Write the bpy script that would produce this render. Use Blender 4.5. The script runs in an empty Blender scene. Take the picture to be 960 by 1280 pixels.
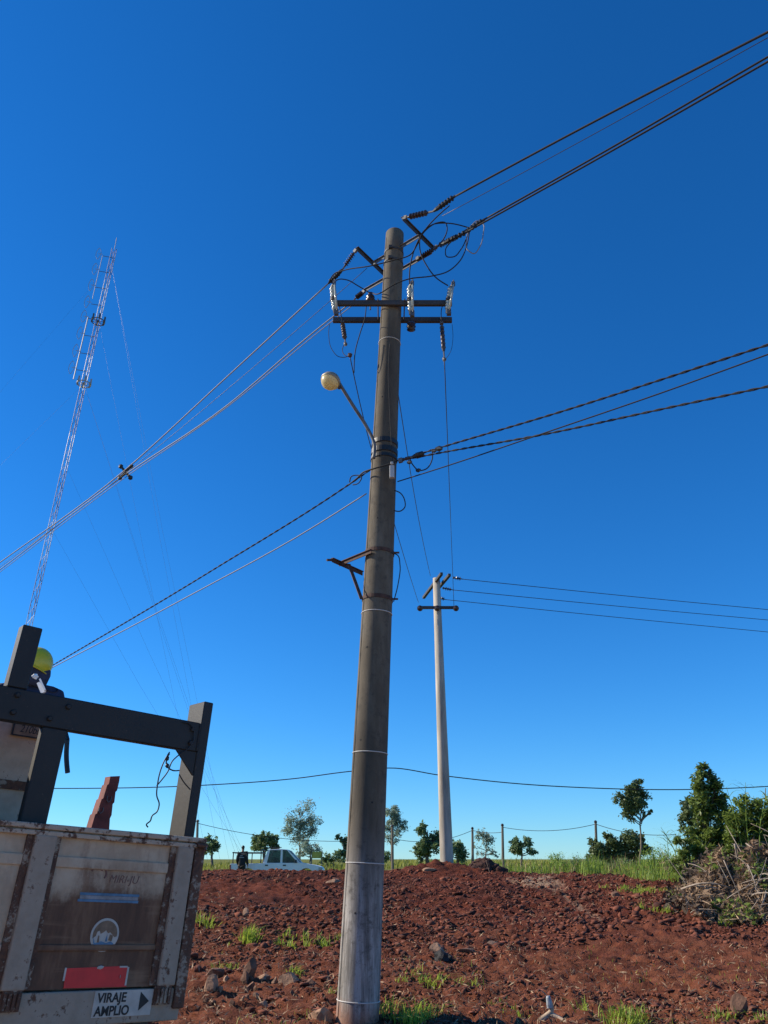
import bpy, math, random
import numpy as np
from mathutils import Vector, Matrix

random.seed(7)
rng = np.random.default_rng(11)
sc = bpy.context.scene
COL = sc.collection

# ------------------------------------------------------------------ camera, sky, sun, exposure
PITCH = math.radians(25.0)
CAM = np.array([0.0, 0.0, 1.6])
cd = bpy.data.cameras.new('camera')
cam = bpy.data.objects.new('camera', cd)
COL.objects.link(cam)
cam.location = CAM
cam.rotation_euler = (math.radians(90) + PITCH, 0, 0)
cd.sensor_width = 36.0
cd.lens = 27.0
cd.clip_start = 0.05
cd.clip_end = 3000
sc.camera = cam

SUN_DIR = np.array([-0.978, 0.19, 0.0])
SUN_ELEV = math.radians(32)
SUN_DIR = SUN_DIR / np.linalg.norm(SUN_DIR) * math.cos(SUN_ELEV)
SUN_DIR[2] = math.sin(SUN_ELEV)
w = bpy.data.worlds.new('World')
sc.world = w
w.use_nodes = True
nt = w.node_tree
bg = nt.nodes['Background']
sky = nt.nodes.new('ShaderNodeTexSky')
sky.sky_type = 'NISHITA'
sky.sun_disc = False
sky.sun_elevation = SUN_ELEV
sky.sun_rotation = math.atan2(SUN_DIR[0], SUN_DIR[1])
sky.altitude = 0
sky.air_density = 1.0
sky.dust_density = 0.0
sky.ozone_density = 10.0
hs = nt.nodes.new('ShaderNodeHueSaturation')
hs.inputs['Saturation'].default_value = 1.14
hs.inputs['Hue'].default_value = 0.5
nt.links.new(sky.outputs[0], hs.inputs['Color'])
tint = nt.nodes.new('ShaderNodeMix')
tint.data_type = 'RGBA'
tint.blend_type = 'MULTIPLY'
tint.inputs[0].default_value = 1.0
tint.inputs[7].default_value = (.70, .95, 1.03, 1)
nt.links.new(hs.outputs[0], tint.inputs[6])
nt.links.new(tint.outputs[2], bg.inputs['Color'])
bg.inputs['Strength'].default_value = 0.118
sl = bpy.data.lights.new('sun', 'SUN')
sl.energy = 4.8
sl.angle = math.radians(0.5)
sl.color = (1.0, 0.90, 0.74)
so = bpy.data.objects.new('sun', sl)
COL.objects.link(so)
so.rotation_euler = Vector(SUN_DIR).to_track_quat('Z', 'Y').to_euler()
sc.view_settings.view_transform = 'Standard'
sc.view_settings.look = 'None'
sc.view_settings.gamma = 1
sc.view_settings.exposure = 0.5
sc.cycles.use_denoising = True
sc.cycles.max_bounces = 6
sc.cycles.transparent_max_bounces = 16

# ------------------------------------------------------------------ pixel <-> world
_c, _s = math.cos(PITCH), math.sin(PITCH)

def ray(px, py):
    x = (px - 480) / 960.0
    u = (640 - py) / 960.0
    return np.array([x, _c - _s * u, _s + _c * u])

def at(px, py, Y):
    r = ray(px, py)
    return CAM + r * (Y / r[1])

def at_h(px, py, h):
    r = ray(px, py)
    return CAM + r * (h / r[2])

# ------------------------------------------------------------------ noise + terrain
def _hash(ix, iy, seed):
    n = (ix.astype(np.int64) * 374761393 + iy.astype(np.int64) * 668265263 + seed * 1442695041) & 0xffffffff
    n = ((n ^ (n >> 13)) * 1274126177) & 0xffffffff
    n = n ^ (n >> 16)
    return (n & 0xffff) / 65535.0

def vnoise(x, y, seed=0):
    x = np.asarray(x, float); y = np.asarray(y, float)
    ix = np.floor(x); iy = np.floor(y)
    fx = x - ix; fy = y - iy
    fx = fx * fx * (3 - 2 * fx); fy = fy * fy * (3 - 2 * fy)
    a = _hash(ix, iy, seed); b = _hash(ix + 1, iy, seed)
    c = _hash(ix, iy + 1, seed); d = _hash(ix + 1, iy + 1, seed)
    return (a * (1 - fx) + b * fx) * (1 - fy) + (c * (1 - fx) + d * fx) * fy - 0.5

def sstep(a, b, x):
    t = np.clip((np.asarray(x, float) - a) / (b - a), 0, 1)
    return t * t * (3 - 2 * t)

PY = np.array([-60, 7.5, 9, 10.2, 12, 14, 16, 18, 20, 22, 24, 25.5, 27, 30, 36, 42, 48, 54, 62, 80, 120, 300, 900])
PZ = np.array([0, 0, .01, .06, .25, .48, .74, .98, 1.17, 1.33, 1.43, 1.45, 1.42, 1.3, 1.05, .90, .88, 1.2, 1.75, 2.35, 3.0, 4.0, 6.0])

def terrain(x, y, fine=True):
    x = np.asarray(x, float); y = np.asarray(y, float)
    z = np.interp(y, PY, PZ)
    dirt = sstep(8.2, 9.5, y) * (1 - sstep(25.5, 27, y))
    z = z + dirt * (0.16 * vnoise(x * .35, y * .35, 1) + 0.10 * vnoise(x * .9, y * .9, 2))
    z = z + 0.31 * np.exp(-((x - 1.86) ** 2 + (y - 25) ** 2) / 1.6)              # heap round the second pole's foot
    z = z + 0.12 * np.exp(-((x + 5.2) ** 2 / 2.5 + (y - 25.2) ** 2 / .8))         # spoil ridge in front of the pickup
    z = z + 0.10 * np.exp(-((x + .4) ** 2 / 4 + (y - 24.6) ** 2 / .4))
    q_ = np.clip(((x - .02) * 1.75 + (y - 23.3) * 1.5) / (1.75 ** 2 + 1.5 ** 2), 0, 1)
    z = z + .05 * np.exp(-(np.hypot(x - .02 - q_ * 1.75, y - 23.3 - q_ * 1.5) / .22) ** 2)      # low ridge of spoil up to the second pole
    z = z + sstep(4, 9, x) * sstep(14, 22, y) * 0.12 * (1 - sstep(40, 60, y))
    if fine:
        z = z + dirt * (0.08 * np.abs(vnoise(x * 2.6, y * 2.6, 3)) + 0.06 * vnoise(x * 5.5, y * 5.5, 4) + 0.05 * vnoise(x * 11, y * 11, 5))
    return z

def gz(x, y):
    return float(terrain(np.array([x]), np.array([y]))[0])

def ground_hit(px, py, lo=6.0, hi=26.0):
    """first point of the terrain along the ray through a pixel"""
    Y = np.linspace(lo, hi, 1500)
    r = ray(px, py)
    X = CAM[0] + r[0] * Y / r[1]
    Z = CAM[2] + r[2] * Y / r[1]
    g = terrain(X, Y)
    k = np.argmax(Z <= g)
    if Z[k] > g[k]:
        k = len(Y) - 1
    return np.array([X[k], Y[k], g[k]])

# ------------------------------------------------------------------ materials
def nodes_of(m):
    m.use_nodes = True
    return m.node_tree, m.node_tree.nodes['Principled BSDF']

def ramp(nt_, src, stops):
    r = nt_.nodes.new('ShaderNodeValToRGB')
    e = r.color_ramp.elements
    while len(e) > 1:
        e.remove(e[-1])
    e[0].position = stops[0][0]
    e[0].color = (*stops[0][1], 1)
    for p, c in stops[1:]:
        n = e.new(p)
        n.color = (*c, 1)
    nt_.links.new(src, r.inputs['Fac'])
    return r.outputs['Color']

def noise(nt_, scale, detail=5, rough=.6, vec=None, stretch=None):
    tc = nt_.nodes.new('ShaderNodeTexCoord')
    src = tc.outputs['Object'] if vec is None else vec
    if stretch:
        mp = nt_.nodes.new('ShaderNodeMapping')
        mp.inputs['Scale'].default_value = stretch
        nt_.links.new(src, mp.inputs['Vector'])
        src = mp.outputs['Vector']
    n = nt_.nodes.new('ShaderNodeTexNoise')
    n.inputs['Scale'].default_value = scale
    n.inputs['Detail'].default_value = detail
    n.inputs['Roughness'].default_value = rough
    nt_.links.new(src, n.inputs['Vector'])
    return n.outputs['Fac']

def math_(nt_, op, a, b=None, clamp=False):
    n = nt_.nodes.new('ShaderNodeMath')
    n.operation = op
    n.use_clamp = clamp
    for i, v in enumerate((a, b)):
        if v is None:
            continue
        if isinstance(v, (int, float)):
            n.inputs[i].default_value = v
        else:
            nt_.links.new(v, n.inputs[i])
    return n.outputs[0]

def mixc(nt_, fac, a, b):
    n = nt_.nodes.new('ShaderNodeMix')
    n.data_type = 'RGBA'
    for sock, v in ((n.inputs[0], fac), (n.inputs[6], a), (n.inputs[7], b)):
        if isinstance(v, (int, float)):
            sock.default_value = v
        elif isinstance(v, tuple):
            sock.default_value = (*v, 1)
        else:
            nt_.links.new(v, sock)
    return n.outputs[2]

def bump(nt_, bsdf, h, strength=.3, dist=.01):
    b = nt_.nodes.new('ShaderNodeBump')
    b.inputs['Strength'].default_value = strength
    b.inputs['Distance'].default_value = dist
    nt_.links.new(h, b.inputs['Height'])
    nt_.links.new(b.outputs[0], bsdf.inputs['Normal'])

def mrange(nt_, src, a, b, c=0., d=1.):
    n = nt_.nodes.new('ShaderNodeMapRange')
    nt_.links.new(src, n.inputs[0])
    for i, v in enumerate((a, b, c, d)):
        n.inputs[i + 1].default_value = v
    n.interpolation_type = 'SMOOTHSTEP'
    return n.outputs[0]

def simple(name, col, rough=.6, metal=0., var=.35, scale=6., bstr=.15, bdist=.004, stretch=None):
    m = bpy.data.materials.new(name)
    t, b = nodes_of(m)
    n = noise(t, scale, stretch=stretch)
    lo = tuple(x * (1 - var) for x in col)
    hi = tuple(min(1, x * (1 + var)) for x in col)
    t.links.new(ramp(t, n, [(.3, lo), (.7, hi)]), b.inputs['Base Color'])
    b.inputs['Roughness'].default_value = rough
    b.inputs['Metallic'].default_value = metal
    if bstr:
        bump(t, b, noise(t, scale * 4), bstr, bdist)
    return m

def leafmat(name, c1, c2, rough=.5, trans=.3, scale=3.0):
    m = bpy.data.materials.new(name)
    t, b = nodes_of(m)
    n = noise(t, scale, 2)
    g = t.nodes.new('ShaderNodeNewGeometry')
    f = math_(t, 'ADD', math_(t, 'MULTIPLY', n, .6), math_(t, 'MULTIPLY', g.outputs['Random Per Island'], .55))
    colr = ramp(t, f, [(.25, c1), (.8, c2)])
    t.links.new(colr, b.inputs['Base Color'])
    b.inputs['Roughness'].default_value = rough
    tr = t.nodes.new('ShaderNodeBsdfTranslucent')
    t.links.new(colr, tr.inputs['Color'])
    mx = t.nodes.new('ShaderNodeMixShader')
    mx.inputs[0].default_value = trans
    t.links.new(b.outputs[0], mx.inputs[1])
    t.links.new(tr.outputs[0], mx.inputs[2])
    t.links.new(mx.outputs[0], t.nodes['Material Output'].inputs['Surface'])
    return m

def concrete_big():
    m = bpy.data.materials.new('weathered_concrete')
    t, b = nodes_of(m)
    tc = t.nodes.new('ShaderNodeTexCoord')
    sx = t.nodes.new('ShaderNodeSeparateXYZ')
    t.links.new(tc.outputs['Object'], sx.inputs[0])
    z = sx.outputs['Z']
    n1 = noise(t, 2.0, 8, .65, stretch=(1, 1, .25))
    n2 = noise(t, 9.0, 8, .7, stretch=(1.6, 1.6, .12))
    n3 = noise(t, 40.0, 4, .7)
    base = ramp(t, n1, [(.3, (.052, .041, .028)), (.5, (.100, .080, .054)), (.72, (.20, .168, .122))])
    pale = ramp(t, n2, [(.3, (.10, .09, .075)), (.48, (.235, .215, .19)), (.68, (.62, .585, .53))])
    zz = math_(t, 'ADD', z, math_(t, 'MULTIPLY', math_(t, 'SUBTRACT', n2, .5), 1.6))
    low = mrange(t, zz, 2.3, .9)
    c = mixc(t, low, base, pale)
    streak = mrange(t, n2, .57, .72)
    c = mixc(t, math_(t, 'MULTIPLY', streak, .55), c, (.07, .058, .045))
    soil = mrange(t, math_(t, 'ADD', z, math_(t, 'MULTIPLY', math_(t, 'SUBTRACT', n1, .5), .5)), .34, .06)
    c = mixc(t, math_(t, 'MULTIPLY', soil, .8), c, (.30, .13, .07))
    pits = noise(t, 90.0, 3, .6)
    mott = noise(t, 7.0, 8, .78)
    c = mixc(t, math_(t, 'MULTIPLY', mrange(t, mott, .50, .66), .65), c, (.048, .040, .031))
    c = mixc(t, math_(t, 'MULTIPLY', mrange(t, pits, .66, .70), .7), c, (.03, .026, .022))
    spec = mrange(t, n3, .62, .7)
    c = mixc(t, math_(t, 'MULTIPLY', spec, .4), c, (.05, .045, .04))
    t.links.new(c, b.inputs['Base Color'])
    b.inputs['Roughness'].default_value = .9
    bump(t, b, math_(t, 'ADD', n3, n2), .35, .006)
    return m

def ground_mat():
    m = bpy.data.materials.new('red_soil')
    t, b = nodes_of(m)
    tc = t.nodes.new('ShaderNodeTexCoord')
    v = tc.outputs['Object']
    n1 = noise(t, .55, 6, .6, v)
    n2 = noise(t, 6.0, 8, .7, v)
    n3 = noise(t, 30.0, 5, .7, v)
    n4 = noise(t, 2.2, 6, .65, v)
    soil = ramp(t, n2, [(.28, (.045, .0115, .007)), (.5, (.118, .030, .0165)), (.72, (.205, .064, .032))])
    dry = ramp(t, n2, [(.3, (.105, .030, .016)), (.7, (.24, .086, .044))])
    soil = mixc(t, math_(t, 'MULTIPLY', mrange(t, math_(t, 'ADD', math_(t, 'MULTIPLY', n1, .7), math_(t, 'MULTIPLY', n4, .3)), .47, .58), .72), soil, ramp(t, n2, [(.3, (.030, .010, .008)), (.7, (.085, .026, .017))]))
    at_dry = t.nodes.new('ShaderNodeAttribute'); at_dry.attribute_name = 'dry'
    at_gr = t.nodes.new('ShaderNodeAttribute'); at_gr.attribute_name = 'green'
    at_pale = t.nodes.new('ShaderNodeAttribute'); at_pale.attribute_name = 'pale'
    f = mrange(t, math_(t, 'ADD', at_dry.outputs['Fac'], math_(t, 'MULTIPLY', math_(t, 'SUBTRACT', n4, .5), 1.3)), .3, .8)
    c = mixc(t, f, soil, dry)
    straw = mrange(t, n3, .64, .70)
    c = mixc(t, math_(t, 'MULTIPLY', straw, math_(t, 'ADD', math_(t, 'MULTIPLY', f, .5), .15)), c, (.30, .19, .10))
    pf = mrange(t, math_(t, 'ADD', at_pale.outputs['Fac'], math_(t, 'MULTIPLY', math_(t, 'SUBTRACT', n2, .5), 1.1)), .35, .75)
    c = mixc(t, math_(t, 'MULTIPLY', pf, .75), c, (.36, .25, .165))
    grass = ramp(t, n4, [(.3, (.08, .10, .02)), (.7, (.22, .22, .05))])
    gf = mrange(t, math_(t, 'ADD', at_gr.outputs['Fac'], math_(t, 'MULTIPLY', math_(t, 'SUBTRACT', n4, .5), .6)), .35, .65)
    c = mixc(t, gf, c, grass)
    at_bounce = t.nodes.new('ShaderNodeAttribute'); at_bounce.attribute_name = 'bounce_ground'
    bounce_dirt = ramp(t, n2, [(.3, (.40, .25, .15)), (.7, (.52, .36, .24))])  # unseen pale dirt by the camera, added to bounce warm light into shade
    c = mixc(t, at_bounce.outputs['Fac'], c, bounce_dirt)
    t.links.new(c, b.inputs['Base Color'])
    b.inputs['Roughness'].default_value = 1.0
    b.inputs['Specular IOR Level'].default_value = .15
    bump(t, b, math_(t, 'ADD', n2, math_(t, 'MULTIPLY', n3, .6)), .9, .05)
    return m

def tailgate_mat():
    """old white paint, rusted through in streaks; x, z are metres along the tailgate and below its rim"""
    m = bpy.data.materials.new('rusty_white_paint')
    t, b = nodes_of(m)
    tc = t.nodes.new('ShaderNodeTexCoord')
    v = tc.outputs['Object']
    sx = t.nodes.new('ShaderNodeSeparateXYZ')
    t.links.new(v, sx.inputs[0])
    x, z = sx.outputs['X'], sx.outputs['Z']
    nst = noise(t, 14.0, 8, .7, v, stretch=(1.0, 1, .22))
    nbl = noise(t, 5.0, 8, .65, v)
    nfi = noise(t, 45.0, 5, .7, v)
    nho = noise(t, 10.0, 4, .6, v, stretch=(.15, 1, 1.8))
    paint = ramp(t, nbl, [(.25, (.30, .195, .12)), (.5, (.46, .335, .225)), (.75, (.58, .455, .33))])
    paint = mixc(t, math_(t, 'MULTIPLY', mrange(t, nst, .5, .75), .45), paint, (.30, .19, .13))
    rust = ramp(t, nst, [(.25, (.050, .022, .012)), (.5, (.125, .058, .030)), (.75, (.24, .13, .07))])
    rust = mixc(t, math_(t, 'MULTIPLY', mrange(t, nho, .52, .68), .6), rust, (.26, .15, .085))
    right = mrange(t, x, -.74, -.70)
    low = mrange(t, z, -.20, -.36)
    zone = math_(t, 'MULTIPLY', right, low)
    up = math_(t, 'MULTIPLY', mrange(t, z, -.10, -.18), math_(t, 'MULTIPLY', mrange(t, x, -.62, -.50), mrange(t, x, -.18, -.28)))
    zone = math_(t, 'ADD', math_(t, 'MULTIPLY', zone, .42), math_(t, 'MULTIPLY', up, .13))
    under = mrange(t, z, -.615, -.625)
    zone = math_(t, 'SUBTRACT', zone, math_(t, 'MULTIPLY', under, .50))
    a = math_(t, 'ADD', math_(t, 'MULTIPLY', nst, .55), math_(t, 'MULTIPLY', nbl, .45))
    a = math_(t, 'ADD', a, math_(t, 'MULTIPLY', math_(t, 'SUBTRACT', nfi, .5), .25))
    fac = mrange(t, math_(t, 'ADD', a, zone), .50, .80)
    c = mixc(t, fac, paint, rust)
    t.links.new(c, b.inputs['Base Color'])
    b.inputs['Roughness'].default_value = .75
    bump(t, b, math_(t, 'ADD', nfi, math_(t, 'MULTIPLY', fac, -1.)), .3, .003)
    return m

def rust_edge_mat(name, rustiness, dark=1.0):
    m = bpy.data.materials.new(name)
    t, b = nodes_of(m)
    v = t.nodes.new('ShaderNodeTexCoord').outputs['Object']
    n = noise(t, 12, 8, .7, v)
    nf = noise(t, 60, 5, .7, v)
    f = mrange(t, math_(t, 'ADD', math_(t, 'ADD', n, math_(t, 'MULTIPLY', math_(t, 'SUBTRACT', nf, .5), .5)), rustiness), .55, .66)
    paint = ramp(t, n, [(.3, (.46 * dark, .345 * dark, .245 * dark)), (.7, (.64 * dark, .50 * dark, .375 * dark))])
    rust = ramp(t, nf, [(.3, (.035, .018, .014)), (.7, (.15, .062, .030))])
    t.links.new(mixc(t, f, paint, rust), b.inputs['Base Color'])
    b.inputs['Roughness'].default_value = .8
    bump(t, b, math_(t, 'ADD', nf, math_(t, 'MULTIPLY', f, -.6)), .4, .003)
    return m

MAT = {}
MAT['conc'] = concrete_big()
MAT['conc2'] = simple('pale_concrete', (.40, .345, .27), .9, var=.45, scale=4, stretch=(1, 1, .15), bstr=.2)
MAT['soil'] = ground_mat()
MAT['clod'] = leafmat('soil_clod', (.046, .0135, .0085), (.205, .063, .032), 1.0, 0.0, 1.0)
MAT['stone'] = simple('brown_stone', (.17, .085, .050), .9, var=.55, scale=7, bstr=.5, bdist=.02)
MAT['palestone'] = simple('tan_stone', (.36, .205, .12), .9, var=.4, scale=7, bstr=.5, bdist=.02)
MAT['roughblack'] = simple('rough_black', (.018, .016, .015), .8, var=.5, scale=20, bstr=.6, bdist=.02)
MAT['root'] = simple('bleached_root', (.46, .34, .23), .8, var=.5, scale=14, bstr=.4, bdist=.01)
MAT['steel'] = simple('galvanised_steel', (.12, .12, .12), .6, .3, var=.3, scale=10)
MAT['arm'] = simple('weathered_crossarm', (.055, .052, .05), .7, .2, var=.35, scale=8, stretch=(.3, 1, 1))
MAT['rustbar'] = simple('rusty_bracket_steel', (.075, .038, .026), .85, var=.5, scale=14, bstr=.3)
MAT['black'] = simple('black_rubber', (.012, .012, .013), .5, var=.3, scale=10, bstr=.05)
MAT['cable'] = simple('black_cable', (.018, .017, .017), .85, var=.2, scale=10, bstr=0)
MAT['alu'] = simple('aluminium_wire', (.22, .22, .22), .6, .0, var=.15, scale=20, bstr=0)
MAT['thin'] = simple('dull_copper_wire', (.05, .045, .042), .5, .5, var=.2, scale=20, bstr=0)
MAT['poly'] = simple('brown_polymer_insulator', (.045, .026, .022), .35, var=.25, scale=10, bstr=0)
MAT['porc'] = simple('pale_green_porcelain', (.36, .39, .35), .2, var=.15, scale=10, bstr=0)
MAT['band'] = simple('white_band', (.56, .53, .48), .6, var=.2, scale=14, bstr=.1)
m = bpy.data.materials.new('dark_painted_steel')
t_, b_ = nodes_of(m)
n1_, n2_ = noise(t_, 7, 6, .7), noise(t_, 38, 6, .75)
c_ = ramp(t_, n1_, [(.3, (.006, .005, .0045)), (.7, (.015, .0125, .0105))])
c_ = mixc(t_, mrange(t_, n2_, .62, .68), c_, (.075, .042, .026))
t_.links.new(c_, b_.inputs['Base Color'])
b_.inputs['Roughness'].default_value = .6
bump(t_, b_, n2_, .3, .003)
MAT['navy'] = m
MAT['tail'] = tailgate_mat()
MAT['rim'] = rust_edge_mat('chipped_rim_paint', .07, .8)
MAT['ribm'] = rust_edge_mat('chipped_white_rib', -.02, .60)
MAT['rustr'] = rust_edge_mat('rusted_corner_steel', .16, .6)
MAT['redp'] = simple('red_reflective_sheet', (.62, .018, .022), .45, var=.18, scale=10, bstr=.05)
MAT['letter'] = simple('black_lettering', (.015, .014, .014), .6, var=.2, scale=20, bstr=0)
MAT['cream'] = simple('dirty_white_sticker', (.47, .42, .36), .6, var=.2, scale=14, bstr=.05)
MAT['faded'] = simple('faded_maroon_lettering', (.17, .085, .07), .8, var=.3, scale=40, bstr=0)
MAT['blue'] = simple('faded_blue_stripe', (.09, .18, .27), .7, var=.4, scale=18, bstr=0)
MAT['bluew'] = simple('faded_white_stripe', (.24, .23, .23), .7, var=.5, scale=18, bstr=0)
MAT['brownsk'] = simple('faded_brown_print', (.20, .125, .075), .7, var=.4, scale=30, bstr=0)
MAT['locker'] = rust_edge_mat('stained_white_panel', -.06, .85)
MAT['redbeam'] = simple('dusty_red_steel', (.16, .035, .026), .75, var=.4, scale=14, bstr=.3)
MAT['helmet'] = simple('yellow_helmet_plastic', (.55, .48, .02), .3, var=.06, scale=5, bstr=0)
MAT['skin'] = simple('tanned_skin', (.28, .15, .09), .55, var=.1, scale=20, bstr=0)
MAT['cloth'] = simple('navy_work_cloth', (.025, .032, .065), .9, var=.3, scale=20, bstr=.3)
MAT['darkcloth'] = simple('black_work_cloth', (.016, .016, .018), .9, var=.3, scale=20, bstr=.3)
MAT['silver'] = simple('reflective_grey_strip', (.62, .61, .60), .35, var=.1, scale=20, bstr=0)
MAT['white'] = simple('plain_white', (.8, .79, .76), .8, var=.06, scale=20, bstr=.1)
MAT['hair'] = simple('dark_hair', (.015, .012, .010), .6, var=.2, scale=40, bstr=0)
MAT['carw'] = simple('silver_white_car_paint', (.78, .75, .73), .28, .1, var=.06, scale=3, bstr=0)
MAT['cardark'] = simple('dark_car_trim', (.02, .021, .023), .5, var=.2, scale=6, bstr=0)
MAT['tyre'] = simple('tyre_rubber', (.018, .017, .017), .85, var=.3, scale=20, bstr=.2)
MAT['redlens'] = simple('red_lamp_lens', (.35, .02, .02), .2, var=.1, scale=20, bstr=0)
MAT['mastred'] = simple('mast_red_paint', (.14, .07, .08), .6, var=.15, scale=3, bstr=0)
MAT['mastwhite'] = simple('mast_white_paint', (.33, .33, .34), .5, var=.1, scale=3, bstr=0)
MAT['wood'] = simple('grey_post_wood', (.19, .15, .11), .9, var=.35, scale=5, stretch=(1, 1, .1))
MAT['yellow'] = simple('yellow_board_paint', (.50, .40, .06), .6, var=.25, scale=4, bstr=0)
MAT['bark'] = simple('grey_brown_bark', (.16, .125, .09), .95, var=.4, scale=6, bstr=.5, bdist=.02)
MAT['twig'] = simple('dry_branch', (.28, .22, .165), .9, var=.45, scale=8, bstr=.3)
MAT['dead'] = leafmat('dead_leaves', (.05, .03, .018), (.31, .195, .11), .8, .2, 2.0)
MAT['innerleaf'] = leafmat('dark_inner_leaves', (.030, .021, .014), (.13, .09, .058), .9, .0, 2.0)  # darker leaf colour for the inside of the brush heap
MAT['straw'] = leafmat('dry_straw', (.15, .075, .04), (.42, .29, .17), .8, .1, 1.0)
MAT['grass'] = leafmat('bright_grass', (.15, .24, .02), (.50, .60, .08), .55, .45, 1.5)
MAT['meadow'] = leafmat('meadow_blades', (.10, .14, .02), (.40, .40, .07), .6, .4, .22)
MAT['tallgrass'] = leafmat('tall_grass', (.11, .20, .02), (.35, .45, .075), .55, .45, .6)
MAT['leafA'] = leafmat('dark_glossy_leaves', (.024, .05, .010), (.22, .29, .055), .4, .4, 1.6)
MAT['leafB'] = leafmat('bush_leaves', (.04, .085, .014), (.28, .36, .07), .5, .5, 1.2)
MAT['leafC'] = leafmat('hazy_round_leaves', (.08, .135, .055), (.23, .31, .13), .55, .45, .5)  # far foliage, haze put into the colour as a paler tone
MAT['leafD'] = leafmat('hazy_grey_green_leaves', (.20, .27, .20), (.36, .44, .34), .6, .5, .4)  # grey green, lightened and blued in the colour to stand for haze
MAT['leafE'] = leafmat('hazy_eucalypt_leaves', (.055, .09, .034), (.18, .22, .08), .55, .4, .5)  # eucalypt green, paled in the colour for distance haze
g = bpy.data.materials.new('car_glass')
t_, b_ = nodes_of(g)
b_.inputs['Base Color'].default_value = (.06, .09, .09, 1)
b_.inputs['Roughness'].default_value = .04
tr_ = t_.nodes.new('ShaderNodeBsdfTransparent')
tr_.inputs['Color'].default_value = (.45, .56, .54, 1)
mx_ = t_.nodes.new('ShaderNodeMixShader')
mx_.inputs[0].default_value = .35
t_.links.new(tr_.outputs[0], mx_.inputs[1]); t_.links.new(b_.outputs[0], mx_.inputs[2])
t_.links.new(mx_.outputs[0], t_.nodes['Material Output'].inputs['Surface'])
MAT['glass'] = g
g = bpy.data.materials.new('frosted_lamp_globe')
t_, b_ = nodes_of(g)
n_ = noise(t_, 9, 4)
cc = ramp(t_, n_, [(.3, (.84, .70, .36)), (.7, (.95, .85, .52))])
t_.links.new(cc, b_.inputs['Base Color'])
b_.inputs['Roughness'].default_value = .35
tr_ = t_.nodes.new('ShaderNodeBsdfTranslucent')
t_.links.new(cc, tr_.inputs['Color'])
mx_ = t_.nodes.new('ShaderNodeMixShader')
mx_.inputs[0].default_value = .55
t_.links.new(b_.outputs[0], mx_.inputs[1]); t_.links.new(tr_.outputs[0], mx_.inputs[2])
t_.links.new(mx_.outputs[0], t_.nodes['Material Output'].inputs['Surface'])
MAT['globe'] = g

# ------------------------------------------------------------------ mesh building
def wloc(o):
    p = np.zeros(3)
    while o is not None:
        if o.get('_local'):
            return np.zeros(3)
        p = p + np.array(o.location)
        o = o.parent
    return p

def tag(o, label=None, cat=None, group=None, kind=None):
    if label: o['label'] = label
    if cat: o['category'] = cat
    if group: o['group'] = group
    if kind: o['kind'] = kind
    return o

def thing(name, label, cat, loc=(0, 0, 0), group=None):
    o = bpy.data.objects.new(name, None)
    o.empty_display_size = .1
    COL.objects.link(o)
    o.location = [float(x) for x in loc]
    return tag(o, label, cat, group)

def link_mesh(name, me, mat, parent=None, smooth=False):
    if mat is not None:
        me.materials.append(MAT[mat] if isinstance(mat, str) else mat)
    if smooth:
        me.polygons.foreach_set('use_smooth', np.ones(len(me.polygons), bool))
    o = bpy.data.objects.new(name, me)
    COL.objects.link(o)
    if parent is not None:
        o.parent = parent
    return o

def np_mesh(name, verts, faces, mat, parent=None, loc=None, smooth=False):
    """verts (N,3); faces (F,k) with one k"""
    verts = np.asarray(verts, float)
    faces = np.asarray(faces, np.int32)
    org = wloc(parent) if parent is not None else (np.zeros(3) if loc is None else np.asarray(loc, float))
    me = bpy.data.meshes.new(name)
    me.vertices.add(len(verts))
    me.vertices.foreach_set('co', (verts - org).astype(np.float32).ravel())
    k = faces.shape[1]
    me.loops.add(faces.size)
    me.loops.foreach_set('vertex_index', faces.ravel())
    me.polygons.add(len(faces))
    me.polygons.foreach_set('loop_start', np.arange(0, faces.size, k, dtype=np.int32))
    me.update(calc_edges=True)
    o = link_mesh(name, me, mat, parent, smooth)
    if parent is None:
        o.location = org
    return o

def frame(d):
    d = np.asarray(d, float); d = d / (np.linalg.norm(d) + 1e-12)
    a = np.array([0, 0, 1.]) if abs(d[2]) < .9 else np.array([1., 0, 0])
    x = np.cross(a, d); x /= np.linalg.norm(x)
    return x, np.cross(d, x), d

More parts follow.
